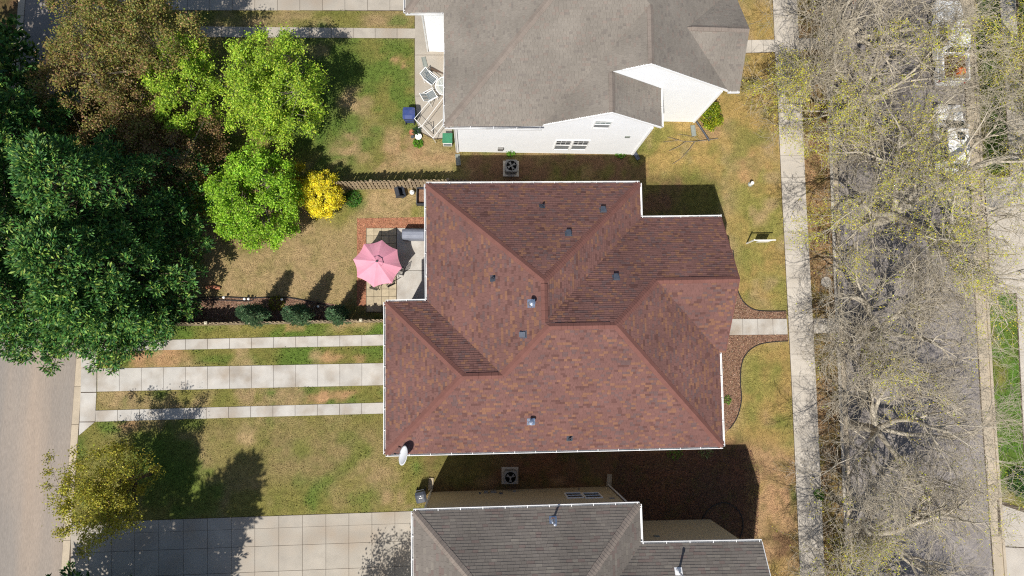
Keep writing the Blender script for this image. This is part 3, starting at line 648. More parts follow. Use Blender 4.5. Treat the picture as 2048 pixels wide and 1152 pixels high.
a = meet(pN, pW, pZ); b = meet(pN, pE1, pZ); c = meet(pE1, pN2, pZ); e = meet(pE, pS, pZ); f = meet(pS, pWP, pZ); g = meet(pWP, pNP, pZ); h = meet(pW, pNP, pZ); iv = meet(pE, pGS, pZ)
d = on_plane(1441, 433, *pN2); d = np.array([d[0], 0, 0]); xD = D_[0]-.05
pX = (np.array([1.0, 0, 0]), xD)
d = meet(pN2, pX, pZ); ig = meet(pGS, pX, pZ); pXr = (np.array([1.0, 0, 0]), xD)
P1 = meet(pN, pW, pE1); P2 = meet(pW, pS, pN2); P2b = meet(pW, pE1, pN2); P3 = meet(pW, pS, pNP); P4 = meet(pWP, pS, pNP); P5 = meet(pS, pN2, pE); P6 = meet(pN2, pE, pGS); P7 = meet(pN2, pGS, pXr)
faces = [[a, b, P1], [a, P1, P2b, P2, P3, h], [b, c, P2b, P1], [c, d, P7, P6, P5, P2, P2b], [f, e, P5, P2, P3, P4], [e, iv, P6, P5], [iv, ig, P7, P6], [f, P4, g], [g, P4, P3, h]]
faces = [[p for p in q] for q in faces]
mroof = build_roof(mh_, faces, shade_red, 5, thick=.028, wid=(.15, .30))
for s, (p, q, n1_, n2_) in enumerate([(a, P1, pN, pW), (b, P1, pN, pE1), (e, P5, pS, pE), (f, P4, pS, pWP), (g, P4, pWP, pNP), (P3, P2, pW, pS), (P6, P5, pN2, pE)]):
    cap_line(mroof, p, q, M['red_cap'], w=.2, nl=n1_, nr=n2_, seed=s)
for (p, q, n1_, n2_) in ((P1, P2b, pW, pE1), (P2, P5, pS, pN2), (P4, P3, pS, pNP), (P6, P7, pN2, pGS)):
    cap_line(mroof, p, q, M['red_cap'], w=.17, nl=n1_, nr=n2_, name='ridge_cap', seed=3)
    dd = q-p; L = np.linalg.norm(dd); dd = dd/L; ridge_vent(mroof, p+dd*min(.35, L*.08), q-dd*min(.3, L*.12), M['red_cap'], n1_, n2_)
for p, q, o in ((a, b, (0, 1)), (b, c, (1, 0)), (c, d, (0, 1)), (e, iv, (1, 0)), (f, e, (0, -1)), (g, f, (-1, 0)), (g, h, (0, 1)), (h, a, (-1, 0))): gutter(mh_, p, q, o)
m = MB(); m.box((d[0]+.02, d[1]-.2, EZ-.04), (.03, .7, .14)); m.build('fascia', M['white'], mh_)
out_ = [a, b, c, d, ig, iv, e, f, g, h]
for p_, q_ in ((d, P7), (ig, P7)):
    m = MB(); kk = np.array([0, 0, .045]); m.loft([[p_+kk+[.03, 0, 0], p_-kk*3+[.03, 0, 0], p_-kk*3-[.02, 0, 0], p_+kk-[.02, 0, 0]], [q_+kk+[.03, 0, 0], q_-kk*3+[.03, 0, 0], q_-kk*3-[.02, 0, 0], q_+kk-[.02, 0, 0]]]); m.build('rake_board', M['red_cap'], mh_)
def shrink(P, k):
    P = [np.array(p[:2], float) for p in P]; n = len(P); ar = sum(P[i][0]*P[(i+1) % n][1]-P[(i+1) % n][0]*P[i][1] for i in range(n)); sg = 1 if ar > 0 else -1; o = []
    for i in range(n):
        p0, p1, p2 = P[i-1], P[i], P[(i+1) % n]; d1 = (p1-p0)/max(np.linalg.norm(p1-p0), 1e-6); d2 = (p2-p1)/max(np.linalg.norm(p2-p1), 1e-6)
        n1 = np.array([-d1[1], d1[0]])*sg; n2 = np.array([-d2[1], d2[0]])*sg; bb = n1+n2; den = 1+n1@n2
        o.append(p1+bb*(k/max(den, .3)))
    return o
m = MB(); m.prism([p[:2] for p in out_], EZ-.12, EZ-.06); m.build('soffit', M['soffit'], mh_)
wl = shrink(out_, .38); m = MB(); m.prism(wl, 0.0, EZ-.125); m.build('wall', M['tan_wall'], mh_); HARD.append(wl)
m = MB(); xg = d[0]-.45
m.face([(xg, d[1]-.3, EZ-.06), (xg, ig[1]+.3, EZ-.06), (xg, P7[1], P7[2]-.35)]); m.build('gable_wall', M['tan_wall'], mh_)
m = MB()                                       # small porch roof that shows beyond the front gable
q = [G(1462, 520, 4.0), G(1470, 521, 3.8), G(1472, 546, 3.8), G(1462, 546, 4.2)]
m.loft([[p+np.array([0, 0, k]) for p in q] for k in (-.15, 0)]); m.build('porch_roof', M['red_cap'], mh_)
for px, py, pl, k in ((1084, 413, pN, 'pipe'), (1206, 421, pN, 'box'), (1137, 468, pN, 'box'), (1232, 556, pN2, 'box'), (986, 557, pW, 'pipe'), (1047, 669, pW, 'box'), (1139, 877, pS, 'pipe')): vent_pipe(mroof, px, py, pl, k, M['black_plastic'] if k == 'pipe' else M['lead'])
vent_pipe(mroof, 1063, 607, pW, 'flue'); vent_pipe(mroof, 1062, 843, pS, 'flue')
# ---------------------------------------- white house at the top
nh = thing('house', G(1110, 200), 'white sided house with a weathered grey shingle roof at the top', 'house')
yv = np.array([0, 1.0, 0])
qa, qb = eave(888, 27), eave(890, 253); nW = plane_eave(qa, qb, (1, 0), .60)
nS = plane_eave(eave(890, 253), eave(1090, 252), (0, 1), .60)
pv0 = eave(1084, 251); nW2 = plane_eave(pv0, pv0+yv, (1, 0), .60)
pe = eave(1323, 250); nE1 = plane_eave(pe, pe+yv, (-1, 0), .66)
yG1 = eave(1200, 251.5)[1]                     # vertical plane of the lower gable
ap1 = meet(nW2, nE1, (yv, yG1))
ap2 = on_plane(1303, 127, *nW2)                # top of the rear gable
yG2 = ap2[1]; pc3 = G(1456, 181, EZ)
nE2 = plane_eave(np.array([pc3[0], yG2, EZ]), np.array([pc3[0], yG2+1, EZ]), (-1, 0), (ap2[2]-EZ)/(pc3[0]-ap2[0]))
nS3 = plane_eave(eave(1453, 182), eave(1481, 182), (0, 1), .60)
xE = eave(1479, 182)[0]
ridY = meet(nW, nS, (np.array([0, 0, 1.0]), ap2[2]+.25))[1]
zR = meet(nW, nS, (yv, ridY))[2]
nN = plane_eave(np.array([0, 2*ridY-qb[1], EZ]), np.array([1, 2*ridY-qb[1], EZ]), (0, -1), .60)
hp = meet(nW, nS, nN)
k1 = meet(nW2, nS, (np.array([0, 0, 1.0]), ap2[2]))    # where the valley reaches the ridge line
sE = eave(890, 253)
vl = meet(nW2, nS, pZ); ridTop = meet(nW2, nE2, nS)
# east front gable
dy3 = 3.0
for _ in range(20): dy3 = G(1440, 57, EZ+.6*dy3)[1]-eave(1470, 182)[1]
r3a = meet(nS3, nE2, (yv, eave(1470, 182)[1]+dy3)); zr3 = r3a[2]; y3 = r3a[1]
nN3 = plane_eave(np.array([xE, 2*y3-eave(1470, 182)[1], EZ]), np.array([xE+1, 2*y3-eave(1470, 182)[1], EZ]), (0, -1), .60)
r3b = meet(nS3, nN3, (np.array([1.0, 0, 0]), xE))
s3a = meet(nS3, nE2, pZ); s3b = meet(nS3, (np.array([1.0, 0, 0]), xE), pZ); n3a = meet(nN3, nE2, pZ); n3b = meet(nN3, (np.array([1.0, 0, 0]), xE), pZ)
rE = meet(nS, nE2, nN)
g2b = meet(nE2, (yv, yG2), pZ)
pXe1 = (yv, yG1+2.35); e1t = meet(nE1, nW2, pXe1); e1b = meet(nE1, pXe1, pZ); e1s = meet(nE1, (yv, yG1), pZ); vS = meet(nW2, (yv, yG1), pZ)
w2l = on_plane(1245, 141, *nW2); w2l = meet(nW2, (yv, yG2), (np.array([1.0, 0, 0]), w2l[0]))
qT = meet(nW, nN, pZ)
faces = [[sE, hp, qT], [sE, vl, ridTop, rE, hp],
         [vS, ap1, e1t, w2l, ap2, ridTop, vl], [ap1, e1s, e1b, e1t],
         [ap2, g2b, s3a, r3a, n3a, meet(nE2, nN, pZ), rE, ridTop], [s3a, s3b, r3b, r3a], [n3a, n3b, r3b, r3a], [qT, hp, rE, meet(nE2, nN, pZ)]]
nroof = build_roof(nh, faces, shade_grey, 9)
# wing at the top left
z0a, z0b = eave(811, 25), eave(888, 25)
w0S = plane_eave(z0a, z0b, (0, 1), .6); w0W = plane_eave(z0a, z0a+yv, (1, 0), .6); a0 = meet(w0S, w0W, pZ)
t0 = meet(w0S, w0W, (np.array([0, 0, 1.0]), 8.2)); v0_ = meet(w0S, nW, pZ); t1 = meet(w0S, nW, (np.array([0, 0, 1.0]), 8.2))
dyw = 4+2*(t0[1]-a0[1]); wr = build_roof(nh, [[a0, v0_, t1, t0], [a0, t0, t0+yv*4, a0+yv*dyw], [a0+yv*dyw, t0+yv*4, t1+yv*4, v0_+yv*dyw]], shade_grey, 10, keep=40)
m = MB(); m.prism([p[:2] for p in (t0, t1, t1+yv*4, t0+yv*4)], t0[2]-.1, t0[2]-.005); m.build('flat_top', M['grey_cap'], nh)
for s, (p, q, n1_, n2_) in enumerate([(sE, hp, nW, nS), (a0, t0, w0S, w0W)]): cap_line(nroof, p, q, M['grey_cap'], w=.2, nl=n1_, nr=n2_, seed=s)
for p, q, n1_, n2_ in ((ap1, e1t, nW2, nE1), (ap2, ridTop, nW2, nE2), (r3a, r3b, nS3, nN3)):
    cap_line(nroof, p, q, M['grey_cap'], w=.17, nl=n1_, nr=n2_, name='ridge_cap', seed=8)
    dd = q-p; L = np.linalg.norm(dd); dd = dd/L; ridge_vent(nroof, p+dd*.25, q-dd*(.25 if L > 3 else .1) if n2_ is not nN3 else q-dd*1.3, M['grey_cap'], n1_, n2_)
gutter(nh, sE, np.array([vS[0], sE[1], EZ]), (0, -1)); gutter(nh, sE, np.array([sE[0]+.02, v0_[1], EZ]), (-1, 0)); gutter(nh, e1s, e1b, (1, 0)); gutter(nh, s3a, s3b, (0, -1)); gutter(nh, a0, v0_, (0, -1)); gutter(nh, a0, a0+yv*6, (-1, 0))
# walls: white siding faces with gable tops, set just inside the roof edge
bS = G(1090, 304.5)[1]; yw = min(yG1-.02, bS); bx0 = G(915, 306)[0]; bx1 = G(1265, 302)[0]; b2y = min(yG2-.02, G(1360, 243)[1]); b2x = G(1388, 243)[0]
def slopez(x, lo, hi): return lo[2]+(hi[2]-lo[2])*(x-lo[0])/(hi[0]-lo[0])
def gwall(name, pts, th, mat, parent):         # vertical wall facing the viewer side (-y) with thickness
    m = MB(); fr = [np.array(p, float) for p in pts]; bk = [p+np.array([0, th, 0]) for p in fr]; n = len(fr)
    m.face(fr); m.face(bk[::-1])
    for i in range(n): j = (i+1) % n; m.face([fr[j], fr[i], bk[i], bk[j]])
    return m.build(name, mat, parent)
wy = yG1+.05
e1x = e1s[0]-.35
w1 = gwall('wall', [(bx0, wy, 0), (bx1, wy, 0), (bx1, wy, EZ+.2*0), (min(bx1, e1x), wy, slopez(min(bx1, e1x), ap1, e1s)-.05), (ap1[0], wy, ap1[2]-.06), (vS[0], wy, EZ-.06), (bx0, wy, EZ-.06)], .2, M['vinyl'], nh)
w2y = yG2+.05
w2 = gwall('wall', [(bx1-.6, w2y, 0), (b2x, w2y, 0), (b2x, w2y, slopez(b2x, ap2, g2b)-.06), (ap2[0], w2y, ap2[2]-.06), (w2l[0]-.6, w2y, slopez(w2l[0]-.6, w2l, ap2)-.06)], .2, M['vinyl'], nh)
w3y = z0a[1]+.25; w3 = gwall('wall', [(G(858, 112)[0], w3y, 0), (bx0+.4, w3y, 0), (bx0+.4, w3y, EZ-.06), (G(858, 112)[0], w3y, EZ-.06)], .2, M['vinyl'], nh)
m = MB(); m.prism([(bx0, wy+.2), (bx1, wy+.2), (bx1, w2y+.2), (b2x, w2y+.2), (b2x, w2y+8), (bx0, w2y+8)], 0, EZ-.1); m.build('wall', M['vinyl'], nh)
HARD.append([(bx0, wy), (bx1, wy), (bx1, w2y), (b2x, w2y), (b2x, w2y+14), (bx0-3, w2y+14), (bx0-3, w3y), (bx0, w3y)])
# rake boards
def rake(a, b, parent, mat=None):
    m = MB(); a, b = np.array(a), np.array(b); k = np.array([0, 0, -.16]); o = np.array([0, -.03, 0]); u = np.array([0, 0, .012])
    m.loft([[a+o+u, a+o+k, a+k-o*2, a-o*2+u], [b+o+u, b+o+k, b+k-o*2, b-o*2+u]]); return m.build('rake_board', mat or M['white'], parent)
for p, q in ((vS, ap1), (ap1, e1s), (w2l, ap2), (ap2, g2b)): rake(p-np.array([0, .02, 0]), q-np.array([0, .02, 0]), nh)
def corner(x, y, z1, parent, mat): m = MB(); m.box((x, y, z1/2), (.10, .10, z1)); m.build('corner_trim', mat, parent)
for x, y in ((bx0+.03, wy-.02), (bx1-.03, wy-.02), (b2x-.03, w2y-.02)): corner(x, y, EZ-.25, nh, M['white'])
m = MB(); m.tube([(bx0-.06, wy-.06, EZ-.2), (bx0-.06, wy-.06, .15)], .045, 6); m.build('downspout', M['white_metal'], nh)
m = MB(); m.tube([(G(858, 112)[0]-.07, w3y-.05, EZ-.2), (G(858, 112)[0]-.07, w3y-.05, .15)], .05, 6); m.build('downspout', M['white_metal'], nh)
def window(house, px, wy_, panes, screen=True, upper='glass', muntin=3):
    """px: (x0,y0,x1,y1) of the photo on wall plane y=wy_"""
    pl = (yv, wy_-.02); a, b = on_plane(px[0], px[1], *pl), on_plane(px[2], px[3], *pl); z0, z1 = min(a[2], b[2]), max(a[2], b[2])
    x0, x1 = sorted((on_plane(px[0], (px[1]+px[3])/2, *pl)[0], on_plane(px[2], (px[1]+px[3])/2, *pl)[0]))
    cx, cz, w_, h_ = (x0+x1)/2, (z0+z1)/2, x1-x0, z1-z0
    f = MB(); t = .06
    for q in (((cx, wy_-.03, z1+t/2), (w_+2*t, .06, t)), ((cx, wy_-.03, z0-t/2), (w_+2*t, .06, t)), ((x0-t/2, wy_-.03, cz), (t, .06, h_)), ((x1+t/2, wy_-.03, cz), (t, .06, h_)), ((cx, wy_-.025, cz), (w_, .05, .05))): f.box(*q)
    win = f.build('window', M['white'], house); WLOC[win.name] = WLOC[house.name]
    for k, (zc, mt) in enumerate(((cz+h_/4, M[upper]), (cz-h_/4, M['screen'] if screen else M[upper]))):
        g_ = MB(); g_.box((cx, wy_-.008, zc), (w_-.004, .012, h_/2-.05)); g_.build('pane', mt, win)
    mu = MB()
    for i in range(1, muntin): mu.box((x0+w_*i/muntin, wy_-.018, cz+h_/4), (.022, .012, h_/2-.05))
    mu.box((cx, wy_-.0175, cz+h_/4), (w_, .012, .022)); mu.build('muntin', M['white'], win)
    return win
window(nh, (1111, 281, 1139, 299), wy, 2); window(nh, (1145, 281, 1174, 299), wy, 2); window(nh, (1189, 241.5, 1220, 256), wy, 2, upper='clear_glass')
def wallbox(name, px, py, wy_, d_, mat, house):
    c = on_plane(px, py, yv, wy_); m = MB(); m.box((c[0], wy_-d_[1]/2, c[2]), d_); return m.build(name, mat, house, bevel=.01)
wallbox('wall_vent', 1255, 273, wy, (.3, .06, .28), M['splash_grey'], nh); wallbox('meter_box', 1001, 296, wy, (.35, .15, .45), M['ac_grey'], nh)
for px, py, k in ((1217, 24, 'box'), (1198, 101, 'box')): vent_pipe(nroof, px, py, nW2, k, M['bright_metal'])
vent_pipe(nroof, 1244, 34, nW2, 'pipe', M['white'])
# ---------------------------------------- beige house at the bottom
EZ = 7.0; pZ = (np.array([0, 0, 1.0]), EZ)
sh = thing('house', G(1100, 1150), 'beige sided house with a dark grey shingle roof at the bottom', 'house')
sA, sB, sC, sD = eave(822, 1018), eave(1283, 1003.5), eave(1287, 1083), eave(1525, 1078.5)
ins = .12
oN = plane_eave(*inset(sA, sB, (0, -1)), (0, -1), .62); tdir = sB-sA; tdir /= np.linalg.norm(tdir); pdir = np.array([tdir[1], -tdir[0], 0])
oW = plane_eave(*inset(sA, sA+pdir*10, (1, 0)), (1, 0), .62); oE = plane_eave(*inset(sB, sB+pdir*10, (-1, 0)), (-1, 0), .62); oN2 = plane_eave(*inset(sC, sD, (0, -1)), (0, -1), .62)
xD2 = sD[0]-.05; oX = (np.array([1.0, 0, 0]), xD2)
oa, ob, oc, od = meet(oN, oW, pZ), meet(oN, oE, pZ), meet(oE, oN2, pZ), meet(oN2, oX, pZ)
o1 = meet(oN, oW, oE); pS_ = (pdir, pdir@(o1+pdir*5)); 
gm = od+pdir*4.0; oS2 = plane_eave(od+pdir*8.0, oc+pdir*8.0, (0, 1), .62)
og = meet(oN2, oS2, oX); ov = meet(oN2, oS2, oE); oe2 = meet(oS2, oE, pZ); od2 = meet(oS2, oX, pZ)
ob_ = o1+pdir*6; 
oS = plane_eave(oa+pdir*20, ob+pdir*20, (0, 1), .62); o2 = meet(oS, oW, oE); oq, oq2 = meet(oS, oW, pZ), meet(oS, oE, pZ)
sroof = build_roof(sh, [[oa, ob, o1], [oa, o1, o2, oq], [ob, oc, ov, oe2, oq2, o2, o1], [oc, od, og, ov], [od2, oe2, ov, og], [oq, oq2, o2]], shade_dark, 21, expo=.16, wid=(.24, .42), thick=.017)
for s, (p, q, n1_, n2_) in enumerate([(oa, o1, oN, oW), (ob, o1, oN, oE)]): cap_line(sroof, p, q, M['grey_cap'], w=.19, step=.18, nl=n1_, nr=n2_, seed=s)
gutter(sh, oa, ob, (0, 1)); gutter(sh, ob, oc, (1, 0)); gutter(sh, oc, od, (0, 1)); gutter(sh, oa, oq, (-1, 0))
rk = MB(); rk.loft([[od+[0, 0, .01], od+[.04, 0, .01], od+[.04, 0, -.18], od+[0, 0, -.18]], [og+[0, 0, .01], og+[.04, 0, .01], og+[.04, 0, -.18], og+[0, 0, -.18]]]); rk.build('rake_board', M['white'], sh)
sb0, sb1 = G(861, 984), G(1216, 973); tb = (sb1-sb0)/np.linalg.norm(sb1-sb0)
outl = [oa, ob, oc, od, od2, oe2, oq2, oq]
m = MB(); m.prism([p[:2] for p in outl], EZ-.12, EZ-.06); m.build('soffit', M['soffit'], sh)
wyN = (sb0+sb1)/2
wallp = [sb0, sb1, np.array([sb1[0], G(1290, 1042)[1], 0]), G(1420, 1038.5), G(1420, 1038.5)+pdir*7, sb1+pdir*15, sb0+pdir*18]
m = MB(); m.prism([p[:2] for p in wallp], 0, EZ-.125); m.build('wall', M['beige'], sh); HARD.append([p[:2] for p in wallp])
def onN(px, py, off=0.0):                      # place on the beige wall facing the main house
    n = np.array([-tb[1], tb[0], 0]); return on_plane(px, py, n, n@sb0+off)
def nbox(name, px, py, d_, mat, bev=.01, parent=None):
    c = onN(px, py); m = MB(); m.box(c+np.array([-tb[1], tb[0], 0])*d_[1]/2, d_, math.atan2(tb[1], tb[0])); return m.build(name, mat, parent or sh, bevel=bev)
for x0, x1 in ((1132, 1164), (1168, 1201)):
    cxp = (x0+x1)/2; c0, c1 = onN(cxp, 996.5), onN(cxp, 986.5); wd = np.linalg.norm(onN(x1, 991)-onN(x0, 991)); hh = abs(c1[2]-c0[2]); cc = (c0+c1)/2; nn = np.array([-tb[1], tb[0], 0]); rz = math.atan2(tb[1], tb[0])
    f_ = MB(); f_.box(cc+nn*.03+[0, 0, hh/2], (wd, .06, .07), rz); f_.box(cc+nn*.03-[0, 0, hh/2], (wd, .06, .07), rz); f_.box(cc+nn*.029+tb*(wd/2), (.07, .058, hh), rz); f_.box(cc+nn*.029-tb*(wd/2), (.07, .058, hh), rz); f_.box(cc+nn*.025, (wd-.06, .05, .05), rz)
    wn = f_.build('window', M['white'], sh); WLOC[wn.name] = WLOC[sh.name]
    for k in (-1, 1):
        g_ = MB(); g_.box(cc+nn*.008+[0, 0, k*hh/4], (wd-.08, .012, hh/2-.06), rz); g_.build('pane', M['glass'], wn)
for px, py, d_, mt, nm in ((972, 986, (.25, .16, .35), 'ac_grey', 'meter_box'), (987, 985, (.35, .14, .4), 'ac_grey', 'meter_box'), (1002, 988, (.2, .1, .2), 'lead', 'meter_box'), (1029, 984, (.2, .12, .2), 'ac_grey', 'meter_box'), (960, 988, (.1, .1, .12), 'lead', 'wall_tap'), (1224, 997, (.3, .06, .22), 'tan_concrete', 'wall_vent'), (1158, 980, (.06, .1, .12), 'lead', 'wall_tap')): nbox(nm, px, py, d_, M[mt])
for (x, y), (x2, y2) in (((862, 984), (848, 1013)), ((1217, 972), (1247, 1004))):
    q0 = G(x, y, .2)+np.array([0, .08, 0]); m = MB(); m.tube([q0, np.array([q0[0], q0[1], EZ-.25])], .05, 6); m.build('downspout', M['white_metal'], sh)
n2d = onN(1300, 1000); c2 = on_plane(1313, 1073, yv, G(1355, 1040.5)[1]); m = MB(); m.box((c2[0], c2[1]+.03, c2[2]), (.3, .06, .25)); m.build('wall_vent', M['splash_grey'], sh)
vent_pipe(sroof, 1106, 1040, oN, 'tall', M['bright_metal']); vent_pipe(sroof, 1357, 1143, oN2, 'tall', M['white'])

# ------------------------------------------------------------------ fences
def fence(name, a, b, label, step, side, hgt=1.85, capmat=None, post_px=None, mirror=False):
    a, b = np.array(a, float), np.array(b, float); d = b-a; L = np.linalg.norm(d); d /= L; n = np.array([-d[1], d[0], 0]); rz = math.atan2(d[1], d[0])
    f = thing(name, a, label, 'fence')
    for z in (.35, 1.0, 1.6):
        m = MB(); m.box((a+b)/2+[0, 0, z], (L, .045, .09), rz); m.build('rail', M['wood'], f)
    pm = MB(); w = step*(1.32 if mirror else .62); pm.prism([(-w/2, -.010), (w/2, -.010), (w/2, .010), (-w/2, .010)], 0.05, hgt-.06); pm.prism([(-w/2*.7, -.010), (w/2*.7, -.010), (w/2*.7, .010), (-w/2*.7, .010)], hgt-.06, hgt)
    pme = pm.mesh('picket'); pme.materials.append(M['wood']); k = int(L/step)
    for i in range(k+1):
        o = bpy.data.objects.new('picket', pme); col.objects.link(o); o.parent = f
        s = .036 if (i % 2 == 0 or not mirror) else -.036
        p = d*(i*step+rnd.uniform(-.01, .01))+n*s*side; o.location = p; o.rotation_euler = (rnd.uniform(-.012, .012), rnd.uniform(-.012, .012), rz+rnd.uniform(-.03, .03)); o.scale = (1, 1, rnd.uniform(.985, 1.01))
    for t in post_px or np.arange(0, L, 2.4):
        p = a+d*t; m = MB(); m.box(p+[0, 0, .98], (.10, .10, 1.96), rz); po = m.build('post', M['wood'], f); WLOC[po.name] = WLOC[f.name]
        m = MB(); m.box(p+[0, 0, 1.98], (.17, .17, .04), rz); m.box(p+[0, 0, 2.02], (.15, .15, .05), rz, taper=.3); m.build('post_cap', capmat or M['wood'], po)
    return f
fence('wood_fence', G(676, 379), G(935, 374), 'weathered picket fence beside the yellow shrub, seen at an angle', .12, -1, mirror=True)
fe0, fe1 = G(235, 653), G(792, 643); Lf = np.linalg.norm(fe1-fe0); dfe = (fe1-fe0)/Lf
fence('wood_fence', fe0, fe1, 'long wooden fence with pale post caps above the driveway', .13, 1, capmat=M['post_cap'], mirror=True, post_px=[float((G(x, 647)-fe0)@dfe) for x in (262, 340, 436, 520, 612, 690, 732)])

# ------------------------------------------------------------------ plants: shared builders
def leaves_mesh(name, Cn, D, N, l, w, cols):
    D = D/np.linalg.norm(D, axis=1, keepdims=True); S = np.cross(D, N); S /= np.linalg.norm(S, axis=1, keepdims=True)+1e-9
    l = np.asarray(l)[:, None]; w = np.asarray(w)[:, None]
    V = np.stack([Cn-D*l*.5, Cn+S*w*.5+D*l*.08, Cn+D*l*.5, Cn-S*w*.5+D*l*.08], 1).reshape(-1, 3)
    F_ = np.arange(len(V), dtype=np.int32).reshape(-1, 4)
    return np_mesh(name, V, F_, cols)
def unit(n, g): v = g.normal(size=(n, 3)); return v/np.linalg.norm(v, axis=1, keepdims=True)
def mixcol(n, g, cols, wts, var=.18):
    idx = g.choice(len(cols), n, p=np.array(wts)/sum(wts)); c = np.array(cols)[idx]
    return c*np.exp(g.normal(0, var, (n, 1)))*(1+g.normal(0, .06, (n, 3)))
def seg_mesh(name, segs, sides=4):
    """segs: (n,8) p0 p1 r0 r1 -> one mesh of tapered prisms"""
    A = np.array(segs, dtype=np.float64); p0, p1, r0, r1 = A[:, :3], A[:, 3:6], A[:, 6], A[:, 7]
    d = p1-p0; d /= np.linalg.norm(d, axis=1, keepdims=True)+1e-9; up = np.where(np.abs(d[:, 2:3]) < .9, np.array([[0, 0, 1.0]]), np.array([[1.0, 0, 0]]))
    u = np.cross(d, up); u /= np.linalg.norm(u, axis=1, keepdims=True)+1e-9; v = np.cross(d, u); n = len(A); th = 2*np.pi*np.arange(sides)/sides
    ring = (u[:, None, :]*np.cos(th)[None, :, None]+v[:, None, :]*np.sin(th)[None, :, None])
    V = np.concatenate([p0[:, None, :]+ring*r0[:, None, None], p1[:, None, :]+ring*r1[:, None, None]], 1).reshape(-1, 3)
    k = np.arange(sides); k2 = (k+1) % sides; b = (np.arange(n)*2*sides)[:, None]
    Fc = np.stack([b+k, b+k2, b+sides+k2, b+sides+k], 2).reshape(-1, 4)
    return np_mesh(name, V, Fc, smooth=True)
def add_part(me, name, mat, parent, kind=None):
    o = link(me, name, mat, parent); return tag(o, kind=kind) if kind else o
def bez(p0, p1, p2, n):
    t = np.linspace(0, 1, n)[:, None]; return (1-t)**2*p0+2*t*(1-t)*p1+t*t*p2
def broadleaf(name, base, ctr, rad, label, cat='tree', cols=None, wts=None, clumps=150, per=70, rc=.55, leaf=(.16, .10), trunk=.16, th=1.6, limbs=9, seed=1, shell=.55, bark='bark', group=None, upn=.5, hollow=0.0, lobes=.25, mat='leaf'):
    g = np.random.default_rng(seed); base = np.array(base, float); ctr = np.array(ctr, float)-base; rad = np.array(rad, float)
    t = thing(name, base, label, cat, group)
    dirs = unit(clumps, g); ph = g.uniform(0, 6.28, 4); az = np.arctan2(dirs[:, 1], dirs[:, 0])
    lob = 1+lobes*(np.sin(az*3+ph[0])*.4+np.sin(az*5+ph[1])*.35+np.sin(dirs[:, 2]*5+ph[2]+az*2)*.35)
    rr = (g.uniform(hollow, 1, clumps))**shell; K = ctr+dirs*rad*(rr*lob)[:, None]; K[:, 2] = np.maximum(K[:, 2], .25)
    segs = []; top = np.array([0, 0, th])+np.array([ctr[0], ctr[1], 0])*.25
    pts = bez(np.zeros(3), np.array([0, 0, th*.6]), top, 5)
    for i in range(4): segs.append([*pts[i], *pts[i+1], trunk*(1-.12*i), trunk*(1-.12*(i+1))])
    lim = g.choice(clumps, min(limbs, clumps), replace=False); nodes = []
    for q in lim:
        e = K[q]; mid = (top+e)/2+np.array([0, 0, .25*rad[2]])*g.uniform(-.2, .8)+g.normal(0, .2, 3); P = bez(top, mid, e, 8)
        for i in range(7):
            r0, r1 = trunk*.55*(1-i/8), trunk*.55*(1-(i+1)/8); segs.append([*P[i], *P[i+1], r0, r1]); nodes.append((P[i+1], r1))
    NP_ = np.array([n_[0] for n_ in nodes])
    for q in range(clumps):
        j = np.argmin(np.linalg.norm(NP_-K[q], axis=1)+g.uniform(0, .5, len(NP_))); a, r = nodes[j]; P = bez(a, (a+K[q])/2+g.normal(0, .12, 3), K[q], 4); r = min(r*.6, .045)
        for i in range(3): segs.append([*P[i], *P[i+1], r*(1-i/4), r*(1-(i+1)/4)])
        for _ in range(3): e = K[q]+g.normal(0, rc*.6, 3); segs.append([*K[q], *e, r*.35, r*.15])
    add_part(seg_mesh('trunk', segs, 5), 'trunk', M[bark], t)
    n = clumps*per; ci = np.repeat(np.arange(clumps), per); cs = g.uniform(.6, 1.25, clumps)
    Cn = K[ci]+g.normal(0, rc*.5, (n, 3))*cs[ci][:, None]*np.array([1, 1, .75]); Cn[:, 2] = np.maximum(Cn[:, 2], .08)
    D = unit(n, g)+(Cn-ctr)/np.linalg.norm(rad)*.8; N = unit(n, g)+np.array([0, 0, upn])+(Cn-ctr)/rad*.35
    tone = np.exp(g.normal(0, .10, clumps))[ci][:, None]
    add_part(leaves_mesh('crown', Cn, D, N, g.uniform(.7, 1.3, n)*leaf[0], g.uniform(.7, 1.3, n)*leaf[1], mixcol(n, g, cols, wts)*tone), 'crown', M[mat], t)
    return t
